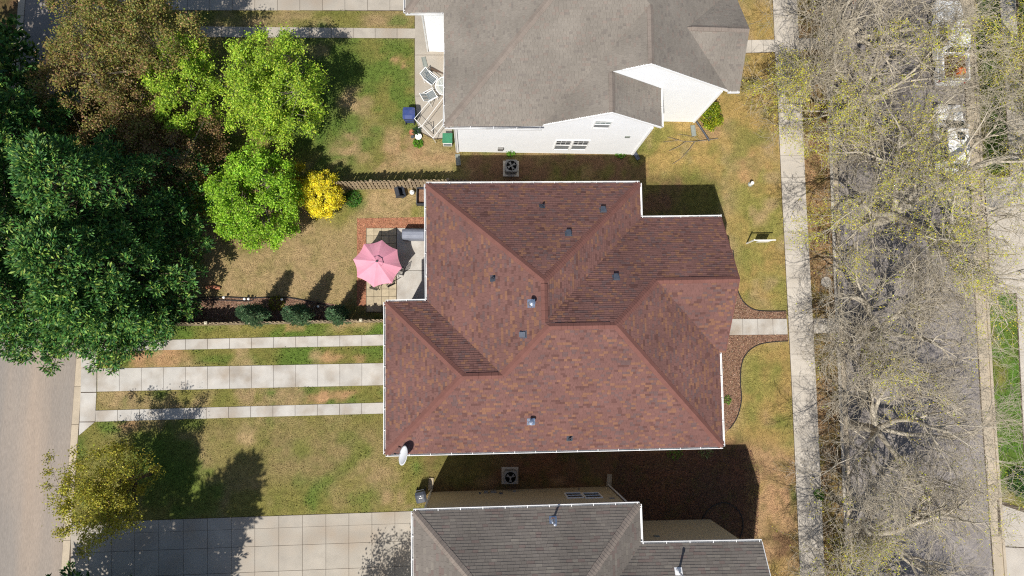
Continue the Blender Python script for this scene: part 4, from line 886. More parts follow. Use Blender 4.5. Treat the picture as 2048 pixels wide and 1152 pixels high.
def conifer(name, base, h, rad, label, cols, wts, seed=1, nb=330, sprays=7, per=9, sl=.42, group=None, z0=.06, pw=.75, up=(.15, .55), cat='tree', lean=(0, 0), droop=.25, nw=.30, tuft=0.0):
    """pointed evergreen: whorls of boughs carrying flat sprays"""
    g = np.random.default_rng(seed); t = thing(name, base, label, cat, group); segs = []
    ax_ = np.array([lean[0], lean[1], h])
    for i in range(8): segs.append([*(ax_*i/8), *(ax_*(i+1)/8), .028*h*(1-i/8.5), .028*h*(1-(i+1)/8.5)])
    Cn, D, N = [], [], []
    ph = g.uniform(0, 6.28, 3)
    for i in range(nb):
        tt = z0+(1-z0)*(i/nb)**1.15; az = i*2.39996+g.normal(0, .25); lob = 1+.13*math.sin(az*3+ph[0])+.1*math.sin(az*5+ph[1]+tt*6)
        L = rad*((1-tt)**pw)*lob*g.uniform(.72, 1.12)+.12; o = ax_*tt; u = g.uniform(*up)+.5*tt
        dr = np.array([math.cos(az), math.sin(az), u]); dr /= np.linalg.norm(dr); e = o+dr*L+np.array([0, 0, -droop*L*(1-tt)*.5]); mid = o+dr*L*.55
        P = bez(o, mid, e, 5)
        for k in range(4): segs.append([*P[k], *P[k+1], .012*h*.35*(1-k/5)*(1-tt*.6)+.006, .012*h*.35*(1-(k+1)/5)*(1-tt*.6)+.005])
        ns = max(2, int(sprays*(.4+.6*L/rad)))
        for s in range(ns):
            f = 1-(.62 if not tuft else .5)*(s/ns)**1.1; q = (1-f)**2*o+2*f*(1-f)*mid+f*f*e; sd = 1 if s % 2 else -1
            side = np.array([-math.sin(az), math.cos(az), 0])*sd*g.uniform(.2, .9)*(0 if s == 0 else 1); dd = dr*np.array([1, 1, .6])+side+np.array([0, 0, g.uniform(.05, .5)]); dd /= np.linalg.norm(dd)
            q = q+side*(.25 if not tuft else .42)*min(1, L*.4); sn = np.cross(dd, [0, 0, 1.0]); sn /= np.linalg.norm(sn)+1e-9; upv = np.cross(sn, dd)
            m = per; fr = g.uniform(-.05, 1, m); sp = g.uniform(-1, 1, m)
            C0 = q+dd*(fr*sl)[:, None]+sn*(sp*sl*.42*(1.15-fr*.75))[:, None]+upv*(g.normal(0, .05, m))[:, None]
            if tuft:                           # rounded tufts of short needles
                w_ = g.normal(0, 1, (m, 3)); w_ /= np.linalg.norm(w_, axis=1, keepdims=True); w_ = w_+dd*.7+np.array([0, 0, .35]); w_ /= np.linalg.norm(w_, axis=1, keepdims=True)
                C0 = q+w_*(tuft*g.uniform(.35, 1.15, m))[:, None]*np.array([1, 1, .8]); Cn.append(C0); D.append(w_+g.normal(0, .25, (m, 3))); N.append(np.array([0, 0, 1.0])+g.normal(0, .5, (m, 3))); continue
            Cn.append(C0); D.append(dd+sn*(sp*.75)[:, None]+g.normal(0, .22, (m, 3))); N.append(upv+g.normal(0, .45, (m, 3)))
    Cn, D, N = np.concatenate(Cn), np.concatenate(D), np.concatenate(N); n = len(Cn); Cn[:, 2] = np.maximum(Cn[:, 2], .06)
    add_part(seg_mesh('trunk', segs, 5), 'trunk', M['dark_bark'], t)
    cc = mixcol(n, g, cols, wts, .2)
    add_part(leaves_mesh('crown', Cn, D, N, g.uniform(.7, 1.25, n)*sl*.62, g.uniform(.7, 1.25, n)*sl*nw, cc), 'crown', M['needle'], t)
    return t
def bare_tree(name, base, h, spread, label, seed, trunk_h=2.6, limbs=6, bud=0.3, lean=(0, 0), tr=.26, group='street trees', budcol=None, twig=.0095, counts=(6, 6, 6, 5), budn=3, th_var=1.0):
    g = random.Random(seed); t = thing(name, base, label, 'tree', group)
    thick, thin, tips = [], [], []
    ph = [g.uniform(0, 6.28) for _ in range(4)]
    def grow(p, d, L, r, lev):
        n = (6, 5, 4, 3, 1)[lev-1]; pts = [p]; step = L/n; wob = (.16, .2, .24, .26, .25)[lev-1]
        for i in range(n):
            d = (d[0]+g.gauss(0, wob), d[1]+g.gauss(0, wob), d[2]+g.gauss(0, wob*.7)+(.06 if lev < 4 else .02)); k = math.sqrt(d[0]**2+d[1]**2+d[2]**2); d = (d[0]/k, d[1]/k, d[2]/k)
            q = (p[0]+d[0]*step, p[1]+d[1]*step, max(.8, p[2]+d[2]*step)); f0, f1 = 1-.62*i/n, 1-.62*(i+1)/n
            (thick if lev <= 2 else thin).append((*p, *q, max(r*f0, twig*.8), max(r*f1, twig*.6)))
            p = q; pts.append((p, d, r*f1))
        if lev >= 5: tips.append((p, d)); return
        if lev == 4: tips.append((p, d))
        c = counts[lev-1]
        for j in range(c):
            i = min(n, max(1, int(round(n*(.25+.75*(j+.6)/c))))); q, dd, rr = pts[i]
            az = g.uniform(0, 6.28); a = (0, 0, 1) if abs(dd[2]) < .8 else (1, 0, 0)
            u = (dd[1]*a[2]-dd[2]*a[1], dd[2]*a[0]-dd[0]*a[2], dd[0]*a[1]-dd[1]*a[0]); k = math.sqrt(sum(x*x for x in u)); u = tuple(x/k for x in u)
            v = (dd[1]*u[2]-dd[2]*u[1], dd[2]*u[0]-dd[0]*u[2], dd[0]*u[1]-dd[1]*u[0]); ang = g.uniform(.45, .95)
            nd = tuple(dd[x]*math.cos(ang)+(u[x]*math.cos(az)+v[x]*math.sin(az))*math.sin(ang) for x in range(3))
            grow(q, nd, L*g.uniform(.46, .70), min(rr*.62, r*.55)+.001, lev+1)
    top = (lean[0]*.3, lean[1]*.3, trunk_h)
    P = bez(np.zeros(3), np.array([0, 0, trunk_h*.6]), np.array(top), 6)
    for i in range(5): thick.append((*P[i], *P[i+1], tr*(1.35-.35*min(1, i/2)) if i < 2 else tr, tr*(1.35-.35*min(1, (i+1)/2)) if i < 1 else tr*.95))
    for j in range(limbs):
        az = 6.2832*j/limbs+g.uniform(-.35, .35)+ph[3]; el = g.uniform(.35, 1.0); hs = spread/h
        d = (math.cos(az)*math.cos(el)*hs*1.8+lean[0]*.1, math.sin(az)*math.cos(el)*hs*1.8+lean[1]*.1, math.sin(el)); k = math.sqrt(sum(x*x for x in d)); d = tuple(x/k for x in d)
        grow((top[0], top[1], top[2]-g.uniform(0, .5)), d, (h-trunk_h)*g.uniform(.52, .72), tr*g.uniform(.55, .75), 1)
    add_part(seg_mesh('trunk', thick, 6), 'trunk', M['pale_bark'], t)
    add_part(seg_mesh('twigs', thin, 3), 'twigs', M['twig'], t, 'stuff')
    gg = np.random.default_rng(seed+50); tp = np.array([q[0] for q in tips]); td = np.array([q[1] for q in tips])
    nz = vnoise(tp[:, :2]+tp[:, 2:3]*.4+seed*3.7, 1.9, seed+5); keep = gg.random(len(tp)) < np.clip((nz-(1-bud)+.14)*5.0, .01, 1); tp, td = tp[keep], td[keep]
    if len(tp):
        ci = np.repeat(np.arange(len(tp)), budn); n = len(ci); Cn = tp[ci]+-td[ci]*gg.uniform(0, .45, (n, 1))+gg.normal(0, .07, (n, 3)); D = td[ci]+unit(n, gg); N = unit(n, gg)+np.array([0, 0, .6])
        bc = budcol or [lin(230, 222, 70, .9), lin(206, 216, 66, .86), lin(214, 198, 80, .8)]
        add_part(leaves_mesh('buds', Cn, D, N, gg.uniform(.06, .11, n), gg.uniform(.035, .06, n), mixcol(n, gg, bc, [4, 3, 2], .15)), 'buds', M['leaf'], t, 'stuff')
    return t
# ------------------------------------------------------------------ trees on the left
EV = [lin(104, 152, 70, .70), lin(76, 130, 62, .66), lin(160, 188, 86, .74), lin(54, 98, 52, .60)]; EW = [4, 4, 2.2, 3]
def zc(px, py, z): return G(px, py, z)
EVT = [((60, 290), 11.5, 4.0, 'dark evergreen at the left edge, topmost of the big cluster'), ((230, 400), 12.5, 4.6, 'dark evergreen nearest the copper leaved tree'), ((40, 470), 13.0, 4.6, 'dark evergreen at the left edge in the middle of the big cluster'),
       ((225, 545), 12.0, 4.4, 'dark evergreen nearest the long wooden fence'), ((88, 600), 11.0, 4.0, 'dark evergreen overhanging the alley'), ((212, 612), 9.5, 3.2, 'dark evergreen lowest of the cluster, over the driveway strips'), ((-60, 350), 12, 4.4, 'dark evergreen cut off by the left edge'), ((-80, 165), 15, 3.2, 'evergreen beyond the left edge shading the alley top'), ((-130, 60), 15, 3.6, 'evergreen beyond the upper left corner')]
for i, ((px, py), h_, r_, lab) in enumerate(EVT):
    c = zc(px, py, h_*.42); dn_ = px > -50; conifer('evergreen_tree', (c[0], c[1], 0), h_, r_, lab, EV, EW, seed=31+i, nb=210 if dn_ else 160, sprays=5, per=44 if dn_ else 14, sl=.42 if dn_ else .6, group='dark evergreens on the left', nw=.20 if dn_ else .3, pw=.6, tuft=.40)
CO = [lin(184, 172, 92, .7), lin(158, 138, 90, .68), lin(186, 146, 108, .68), lin(140, 152, 76, .66)]
def bl(name, cpx, cz, rad, label, cols, wts, basepx=None, **k):
    c = G(*cpx, cz); b = G(*basepx) if basepx else np.array([c[0], c[1], 0]); return broadleaf(name, (b[0], b[1], 0), c, rad, label, cols=cols, wts=wts, **k)
bl('leafy_tree', (255, 58), 5.5, (4.2, 3.9, 3.0), 'olive and copper leaved tree at the top left', CO, [4, 1.4, 1, 3.6], clumps=240, per=190, rc=.52, leaf=(.12, .08), upn=.9, seed=3, shell=.4)
bl('leafy_tree', (190, 200), 4.6, (4.2, 3.8, 2.6), 'copper leaved tree between the evergreens and the bright green tree', CO, [3, 3, 2.4, 2], clumps=210, per=190, rc=.48, leaf=(.11, .075), upn=.9, seed=4, shell=.4)
bl('leafy_tree', (345, 290), 3.6, (2.6, 3.2, 2.2), 'shaded copper leaved small tree beside the lime green tree', CO, [1, 4, 4, .6], clumps=150, per=120, rc=.55, leaf=(.11, .07), seed=5, shell=.4)
BG = [lin(178, 208, 66, .9), lin(156, 192, 58, .84), lin(198, 216, 82, .9), lin(124, 158, 54, .72)]
bl('leafy_tree', (368, 168), 4.4, (2.1, 3.2, 2.3), 'bright green tree with pale limbs showing in its middle', BG, [3, 4, 1.5, 2], clumps=110, per=190, rc=.40, leaf=(.12, .08), upn=1.0, lobes=.14, seed=6, hollow=.35, shell=.5, limbs=16, trunk=.15, th=1.4)
bl('leafy_tree', (542, 176), 4.4, (3.2, 3.6, 2.7), 'broad bright green tree left of the blue bin', BG, [4, 3, 2.5, 1.5], clumps=210, per=210, rc=.44, leaf=(.12, .08), upn=1.0, lobes=.14, seed=8, shell=.5, limbs=14, trunk=.2, th=1.6)
LM = [lin(172, 216, 62, .82), lin(150, 198, 54, .78), lin(190, 224, 84, .82), lin(104, 150, 48, .64)]
bl('leafy_tree', (514, 398), 3.0, (2.7, 3.05, 2.5), 'dense lime green tree on the back lawn', LM, [4, 4, 2, 1.2], clumps=190, per=210, rc=.40, leaf=(.12, .085), lobes=.10, seed=9, shell=.2, upn=.9)
YL = [lin(252, 240, 60, .9), lin(244, 226, 56, .88), lin(222, 208, 56, .8), lin(252, 246, 110, .9)]
bl('yellow_shrub', (643, 388), 1.5, (1.15, 1.45, 1.25), 'round bright yellow shrub at the end of the picket fence', YL, [4, 3, 1.5, 1.5], clumps=220, per=120, rc=.22, leaf=(.085, .065), seed=10, shell=.12, trunk=.06, th=.4, limbs=6, upn=.9, lobes=.05, cat='shrub')
YG = [lin(206, 190, 44, .68), lin(150, 160, 40, .62), lin(222, 200, 50, .7)]
bl('yellow_shrub', (580, 368), 1.5, (1.1, 1.5, 1.3), 'yellow green shrub between the lime tree and the yellow shrub', YG, [3, 2, 2], clumps=110, per=70, rc=.3, leaf=(.10, .07), seed=11, shell=.3, trunk=.06, th=.4, limbs=6, cat='shrub')
bl('yellow_shrub', (385, 370), 1.6, (1.3, 1.9, 1.4), 'shaded yellow green shrub left of the lime tree', YG, [2, 4, 1], clumps=110, per=70, rc=.34, leaf=(.10, .07), seed=12, shell=.3, trunk=.06, th=.4, limbs=6, cat='shrub')
FC = [lin(110, 146, 100, .6), lin(84, 120, 84, .58), lin(130, 156, 110, .6)]
for i, (px, lab) in enumerate(((531, 'slim blue green conifer by the fence, leftmost of three'), (613, 'slim blue green conifer by the fence, middle of three'), (686, 'slim blue green conifer by the fence, rightmost of three'))):
    b = G(px, 634); conifer('slim_conifer', (b[0], b[1], 0), (4.5, 4.4, 3.6)[i], (.72, .70, .55)[i], lab, FC, [3, 3, 2], seed=60+i, nb=150, sprays=5, per=14, sl=.24, group='slim conifers along the fence', z0=.12, pw=.6, up=(.5, 1.1), droop=.1, nw=.16)
LB = [lin(206, 198, 76, .74), lin(176, 174, 66, .7), lin(150, 146, 60, .64)]
bl('leafy_tree', (205, 990), 4.4, (2.7, 3.0, 2.5), 'thin yellow green tree leaning over the alley at the lower left', LB, [4, 3, 2], basepx=(300, 948), clumps=190, per=110, rc=.42, leaf=(.105, .07), seed=14, shell=.6, limbs=24, trunk=.13, th=1.6, bark='dark_bark')
for i, (px, py, h_, r_, lab) in enumerate(((182, 1238, 17.0, 3.1, 'tall evergreen below the frame, left of the pair'), (322, 1252, 16.0, 3.2, 'tall evergreen below the frame, right of the pair'), (250, 1330, 15.0, 3.0, 'evergreen standing farther below the frame behind the pair'))):
    b = G(px, py); conifer('evergreen_tree', (b[0], b[1], 0), h_, r_, lab, EV, EW, seed=70+i, nb=200, sprays=6, per=14, sl=.62, nw=.2, group='evergreens below the frame', pw=.62)
bl('leafy_tree', (700, 1365), 6.0, (2.6, 2.6, 2.4), 'tree below the frame whose shade reaches the driveway', LB, [3, 3, 2], basepx=(742, 1292), clumps=130, per=50, rc=.6, leaf=(.16, .10), seed=15, shell=.5)
bl('round_shrub', (1424, 232), .7, (.62, .85, .7), 'green and yellow shrub at the corner of the white house', [lin(170, 186, 44, .7), lin(120, 150, 40, .64), lin(206, 206, 60, .7)], [3, 3, 2], clumps=70, per=60, rc=.22, leaf=(.10, .07), seed=16, shell=.3, trunk=.04, th=.2, limbs=5, cat='shrub', lobes=.15)
# ------------------------------------------------------------------ street trees
ST = [((1650, -70), 12.0, 6.8, .10, (.3, .6), 'bare pale street tree at the top edge'), ((1655, 110), 11.5, 6.6, .14, (.2, 0), 'bare street tree above the short walk at the top'), ((1668, 250), 11.5, 6.8, .36, (0, .3), 'budding street tree just above the largest one'), ((1735, 450), 13.5, 7.6, .46, (1.2, .4), 'largest bare street tree with pale spreading limbs and bright buds'),
      ((1712, 662), 10.5, 6.2, .28, (.4, 0), 'bare street tree beyond the front walk of the red roofed house'), ((1704, 850), 11.0, 6.4, .10, (.4, 0), 'bare grey street tree with long pale limbs above the lower street trees'), ((1700, 1050), 10.5, 6.4, .18, (0, 0), 'bare street tree lowest in view near the bottom edge'),
      ((2055, 120), 11.0, 6.0, .68, (-2.5, 0), 'street tree on the far side with fresh yellow green leaves'), ((2075, 330), 11.0, 5.6, .50, (-2.0, 0), 'street tree on the far side above the bright driveway'), ((1690, 1250), 10.5, 6.4, .26, (0, .3), 'bare street tree cut off by the bottom edge')]
for i, ((px, py), h_, s_, bd, ln, lab) in enumerate(ST):
    b = G(px, py); bare_tree('street_tree', (b[0], b[1], 0), h_, s_, lab, 101+i, limbs=7, bud=bd, lean=ln, counts=(6, 6, 6, 3), budn=7 if bd > .3 else 4, tr=.27 if i != 3 else .36)

# ------------------------------------------------------------------ garden and patio things
def at(px, py, z=0.0): p = G(px, py, z); return np.array([p[0], p[1], 0.0])
# pink umbrella over the paved patio
uc = G(755, 524, 2.55); ub = np.array([uc[0], uc[1], 0.045])
um = thing('patio_umbrella', ub, 'faded pink eight sided patio umbrella over the pavers', 'umbrella')
rim = [G(x, y, 2.12) for x, y in ((764, 480), (794.5, 499), (804, 535.6), (784, 566.6), (747, 574.5), (714, 554), (706, 518.6), (728, 487.6))]
m = MB(); hub = np.array([uc[0], uc[1], 2.72]); NR = 6
vv = []
for k in range(8):
    a_, b_ = rim[k], rim[(k+1) % 8]
    for s in range(4):
        t0, t1 = s/4, (s+1)/4
        def ed(t, f):                          # canopy cloth: sags between ribs, hem curves inward
            e_ = a_*(1-t)+b_*t; q = hub+(e_-hub)*(f*(1-.06*f*4*t*(1-t))); q[2] = hub[2]-(hub[2]-2.12)*(f**1.25)-.10*f*4*t*(1-t)*(.3+f*.3); return q
        for r_ in range(NR):
            f0, f1 = .12+.88*r_/NR, .12+.88*(r_+1)/NR; m.face([ed(t0, f0), ed(t0, f1), ed(t1, f1), ed(t1, f0)][::-1])
cn = m.build('canopy', M['pink'], um, smooth=False)
m = MB(); vt = [hub+(p-hub)*.25+np.array([0, 0, 0]) for p in rim]; 
for k in range(8):
    p, q = vt[k].copy(), vt[(k+1) % 8].copy(); p[2] = q[2] = 2.70; mid = (p+q)/2+[0, 0, -.03]; m.face([hub+[0, 0, .13], p, mid][::1][::-1]); m.face([hub+[0, 0, .13], mid, q][::-1])
m.build('vent_canopy', M['pink'], um)
m = MB(); m.lathe([(.07, 0), (.085, .04), (.05, .10), (.02, .13)], hub+[0, 0, .11], 10, sx=1.0, sy=.75); m.build('finial', M['lead'], um)
m = MB(); m.tube([ub, hub], .022, 8); m.build('pole', M['blackmetal'], um)
m = MB(); m.lathe([(.26, 0), (.24, .06), (.06, .09), (.04, .3)], ub, 16); m.build('base', M['blackmetal'], um)
for k in range(8):
    p = hub+(rim[k]-hub)*.98; p[2] = 2.12+.015; m = MB(); m.tube([hub-[0, 0, .09], (hub+p)/2+[0, 0, .0], p-[0, 0, .05]], .009, 4); m.build('rib', M['blackmetal'], um)
tb_ = thing('patio_table', ub, 'round black metal patio table under the pink umbrella', 'table')
m = MB(); m.lathe([(.05, .68), (.55, .68), (.56, .70), (.55, .72), (.04, .72)], ub, 24); m.build('table_top', M['blackmetal'], tb_)
for k in range(4):
    t = k*1.5708+.6; m = MB(); m.tube([ub+[.12*math.cos(t), .12*math.sin(t), .68], ub+[.42*math.cos(t), .42*math.sin(t), 0]], .02, 6); m.build('leg', M['blackmetal'], tb_)
def metal_chair(p, rz, lab):
    c = thing('patio_chair', p, lab, 'chair', 'black metal patio chairs'); o = np.array(p, float); ca, sa = math.cos(rz), math.sin(rz)
    def X(x, y, z): return o+np.array([x*ca-y*sa, x*sa+y*ca, z])
    m = MB(); m.tube([X(-.23, -.24, .43), X(.23, -.24, .43), X(.23, .22, .43), X(-.23, .22, .43), X(-.23, -.24, .43)], .014, 5)
    for i in range(6): t = -.2+i*.08; m.tube([X(t, -.24, .43), X(t, .22, .43)], .012, 4); m.tube([X(-.23, t, .432), X(.23, t, .432)], .012, 4)
    m.build('seat', M['blackmetal'], c); m = MB()
    m.tube([X(-.24, -.24, .43), X(-.25, -.40, .92), X(.25, -.40, .92), X(.24, -.24, .43)], .016, 5)
    for i in range(6): t = -.2+i*.08; m.tube([X(t, -.25, .46), X(t, -.40, .91)], .013, 4)
    for z in (.55, .67, .79): k = (z-.43)/.49*.16; m.tube([X(-.24, -.24-k, z), X(.24, -.24-k, z)], .013, 4)
    m.build('backrest', M['blackmetal'], c)
    for sx in (-1, 1):
        m = MB(); m.tube([X(sx*.27, -.30, .66), X(sx*.28, .18, .66), X(sx*.27, .22, .43)], .016, 5); m.build('armrest', M['blackmetal'], c)
        for sy in (-1, 1): m = MB(); m.tube([X(sx*.22, sy*.22, .43), X(sx*.26, sy*.27, 0)], .014, 5); m.build('leg', M['blackmetal'], c)
for (px, py, lab) in ((752, 568, 'black lattice metal chair below the pink umbrella'), (779, 562, 'black lattice metal chair at the lower right of the pink umbrella'), (799, 541, 'black metal chair half hidden at the right of the pink umbrella')):
    p = at(px, py, .5); p[2] = .047; dv = ub-p; metal_chair(p, math.atan2(dv[1], dv[0])-math.pi/2, lab)
gl = thing('covered_grill', at(826, 470, .5), 'grey covered barbecue grill against the house on the patio', 'grill')
o = np.array(gl.location); ox, oy = o[0]+.05, o[1]
m = MB(); secs = []
for x in (-.72, -.68, .68, .72):
    k = .9 if abs(x) > .7 else 1.0; secs.append([(ox+x, oy+y*k, .05+z*k) for y, z in ((-.33, .05), (-.35, .62), (-.30, .86), (-.15, .98), (.12, .99), (.30, .86), (.35, .62), (.33, .05))])
m.loft(secs); m.build('cover', M['grey_cover'], gl, smooth=False, bevel=.03)
for sx in (-1, 1):
    m = MB(); m.lathe([(.06, 0), (.06, .05)], (ox+sx*.6, oy, .05), 10); m.build('wheel', M['rubber'], gl)
pl_ = thing('propane_tank', at(824, 384, .3), 'white propane tank standing beside the fence', 'tank'); o = np.array(pl_.location)
m = MB(); m.lathe([(.10, 0), (.11, .04), (.155, .07), (.16, .30), (.14, .36), (.06, .40), (.04, .42)], o, 18); m.build('tank_body', M['white'], pl_, smooth=True)
m = MB(); m.tube([o+[.09*math.cos(t), .09*math.sin(t), .44] for t in np.linspace(.4, 5.9, 14)], .012, 5); m.build('collar', M['white'], pl_); m = MB(); m.tube([o+[0, 0, .40], o+[0, 0, .47], o+[.05, 0, .47]], .018, 6); m.build('valve', M['blackmetal'], pl_)
bx = thing('storage_bin', at(797, 386, .2), 'tipped open black plastic bin beside the picket fence', 'bin'); o = np.array(bx.location)
m = MB(); tl = Matrix.Rotation(math.radians(38), 3, 'Y'); 
m.box(o+[0, 0, .26], (.50, .62, .03), .25, tl)
for q in ((-.24, 0, .03, .62), (.24, 0, .03, .62), (0, -.3, .5, .03), (0, .3, .5, .03)):
    w_ = tl @ Vector((q[0], q[1], .2)); m.box(o+[w_.x, w_.y, w_.z+.24], (q[2], q[3], .42), .25, tl)
m.build('bin_shell', M['black_plastic'], bx)
pb = thing('planter_box', at(846, 394, .2), 'grey planter box half under the red roof', 'planter'); o = np.array(pb.location)+[.12, 0, 0]
m = MB()
for q in (((-.5, 0), (.05, 1.1)), ((.5, 0), (.05, 1.1)), ((0, -.53), (.95, .05)), ((0, .53), (.95, .05))): m.box(o+[q[0][0], q[0][1], .25], (*q[1], .5))
m.build('box_wall', M['black_plastic'], pb); m = MB(); m.box(o+[0, 0, .10], (.94, 1.0, .16)); m.build('soil', M['mulch'], pb)
# satellite dish at the roof corner
dp = on_plane(811, 897, *pS); ds = thing('satellite_dish', dp, 'pale oval satellite dish at the lower left roof corner', 'satellite dish')
dc = dp+np.array([.02, -.30, .62]); nrm = np.array([-.80, .18, .50]); nrm /= np.linalg.norm(nrm); uu = np.cross([0, 0, 1.0], nrm); uu /= np.linalg.norm(uu); vv_ = np.cross(nrm, uu)
m = MB(); m.v.append(tuple(dc))
for ir in range(1, 7): m.v += [tuple(dc+uu*.52*(ir/6)*math.cos(t)+vv_*.46*(ir/6)*math.sin(t)+nrm*.10*(ir/6)**2) for t in np.linspace(0, 2*math.pi, 24, endpoint=False)]
for k in range(24):
    k2 = (k+1) % 24; m.f.append([0, 1+k, 1+k2]); m.c.append(None)
    for ir in range(5): m.f.append([1+ir*24+k, 1+(ir+1)*24+k, 1+(ir+1)*24+k2, 1+ir*24+k2]); m.c.append(None)
do = m.build('dish', M['dish'], ds, smooth=True); md = do.modifiers.new('solid', 'SOLIDIFY'); md.thickness = .02
m = MB(); m.tube([dp, dp+[.05, -.02, .3], dc-nrm*.03], .028, 7); m.tube([dp+[-.25, .12, .02], dp+[.05, -.02, .28]], .015, 5); m.tube([dp+[.25, .12, .02], dp+[.05, -.02, .28]], .015, 5); m.build('mast', M['ac_grey'], ds)
m = MB(); lt = dc-vv_*.40+nrm*.04; ln_ = dc+nrm*.52-vv_*.25; m.tube([lt, ln_], .014, 5); m.tube([ln_, ln_-nrm*.12], [.035, .045], 8); m.build('feed_arm', M['blackmetal'], ds)
# air conditioners
def ac_unit(px, py, lab, light):
    p = at(px, py, .8); a_ = thing('air_conditioner', p, lab, 'air conditioner'); s = .39
    m = MB(); m.box(p+[0, 0, .04], (1.05, 1.05, .08)); m.build('pad', M['walk'], a_)
    m = MB(); m.prism([(p[0]+x*s, p[1]+y*s) for x, y in ((-1, -.8), (-.8, -1), (.8, -1), (1, -.8), (1, .8), (.8, 1), (-.8, 1), (-1, .8))], .08, .78)
    m.build('casing', M['ac_grey'], a_)
    m = MB()
    for i in range(10): m.box(p+[0, 0, .14+i*.062], (2*s+.02, 2*s*.74, .018)); m.box(p+[0, 0, .14+i*.0622], (2*s*.74, 2*s+.02, .018))
    m.build('louvre', M['ac_grey'], a_)
    m = MB(); n = 28
    outer = [(1, -.8), (.8, -1), (-.8, -1), (-1, -.8), (-1, .8), (-.8, 1), (.8, 1), (1, .8)]
    def sq(t):
        c_, s_ = math.cos(t), math.sin(t); k = 1/max(abs(c_), abs(s_)); k = min(k, 1.28); return (c_*k*s*1.02, s_*k*s*1.02)
    for i in range(n):
        t0, t1 = 2*math.pi*i/n, 2*math.pi*(i+1)/n; a0_, a1_ = sq(t0), sq(t1); r_ = .34
        i0, i1 = (r_*math.cos(t0), r_*math.sin(t0)), (r_*math.cos(t1), r_*math.sin(t1))
        m.face([p+[*a0_, .80], p+[*a1_, .80], p+[*i1, .80], p+[*i0, .80]][::1]); m.face([p+[*i0, .80], p+[*i1, .80], p+[*i1, .785], p+[*i0, .785]]); m.face([p+[*a1_, .80], p+[*a0_, .80], p+[*a0_, .76], p+[*a1_, .76]])
    m.build('top_panel', M['ac_grey'], a_)
    m = MB(); m.lathe([(.33, .7805), (.001, .7805)], p, 28); m.build('well', M['blackmetal'], a_)
    m = MB()
    for k in range(4 if light else 3):
        t = k*2*math.pi/(4 if light else 3)+.5; q = [(.05, t-.5), (.28, t-.35), (.28, t+.35), (.05, t+.5)]; m.face([p+[r_*math.cos(x), r_*math.sin(x), .784+.006*(i > 1)] for i, (r_, x) in enumerate(q)])
    m.lathe([(.07, .782), (.07, .79)], p, 12); m.build('fan', M['ac_grey'], a_)
    m = MB()
    for r_ in (.10, .16, .22, .28): m.tube([p+[r_*math.cos(t), r_*math.sin(t), .802] for t in np.linspace(0, 2*math.pi, 25)], .004, 3, caps=False)
    m.build('guard', M['blackmetal'], a_)
    return a_
ac_unit(1023, 331, 'grey air conditioner in the shade below the white wall', True); ac_unit(1021, 955, 'grey air conditioner beside the beige wall', False)
# wheeled bins
def wheelie(px, py, rz, mat, lab, h_=1.0, w_=.62, d_=.72, emblem=False):
    p = at(px, py, .9); b_ = thing('wheeled_bin', p, lab, 'bin'); ca, sa = math.cos(rz), math.sin(rz)
    def X(x, y, z): return (p[0]+x*ca-y*sa, p[1]+x*sa+y*ca, z)
    m = MB(); m.loft([[X(x*k, y*k+sh, z) for x, y in ((-w_/2, -d_/2), (w_/2, -d_/2), (w_/2, d_/2), (-w_/2, d_/2))] for z, k, sh in ((.06, .74, .04), (.5, .87, .02), (h_-.08, .97, 0), (h_, 1.0, 0))]); m.build('bin_body', M[mat], b_, bevel=.02)
    m = MB(); m.loft([[X(x*(w_/2+.03)*kx, y, z) for x, z in ((-1, h_), (-1, h_+.05+e_), (-.6, h_+.11+e_), (.6, h_+.11+e_), (1, h_+.05+e_), (1, h_))] for y, kx, e_ in ((-d_/2-.04, .94, -.03), (-d_/4, 1, .03), (d_/5, 1, .03), (d_/2, .96, -.02))]); ld = m.build('lid', M[mat], b_, bevel=.015)
    m = MB(); m.tube([X(-.24, d_/2, h_-.02), X(-.24, d_/2+.09, h_), X(.24, d_/2+.09, h_), X(.24, d_/2, h_-.02)], .018, 6); m.build('handle', M[mat], b_)
    for s in (-1, 1): m = MB(); m.tube([X(s*.24, d_/2-.04, .11), X(s*.30, d_/2-.04, .11)], .11, 14); m.build('wheel', M['rubber'], b_)
    if emblem:
        m = MB(); z = h_+.147
        for t in (0, 2.09, 4.19): c_ = (.075*math.sin(t), .075*math.cos(t)); m.face([X(c_[0]+.055*math.cos(u_+t), c_[1]-.02+.03*math.sin(u_+t), z) for u_ in (0, 1.3, 2.6, 4.2)])
        m.build('emblem', M['white'], b_)
wheelie(818, 228, math.pi, 'blue', 'dark blue bin with a domed lid on the lawn by the patio', .95, .74, .74); wheelie(842, 993, .2, 'black_plastic', 'black wheeled bin with a white mark on its lid', 1.0, .60, .62, True)
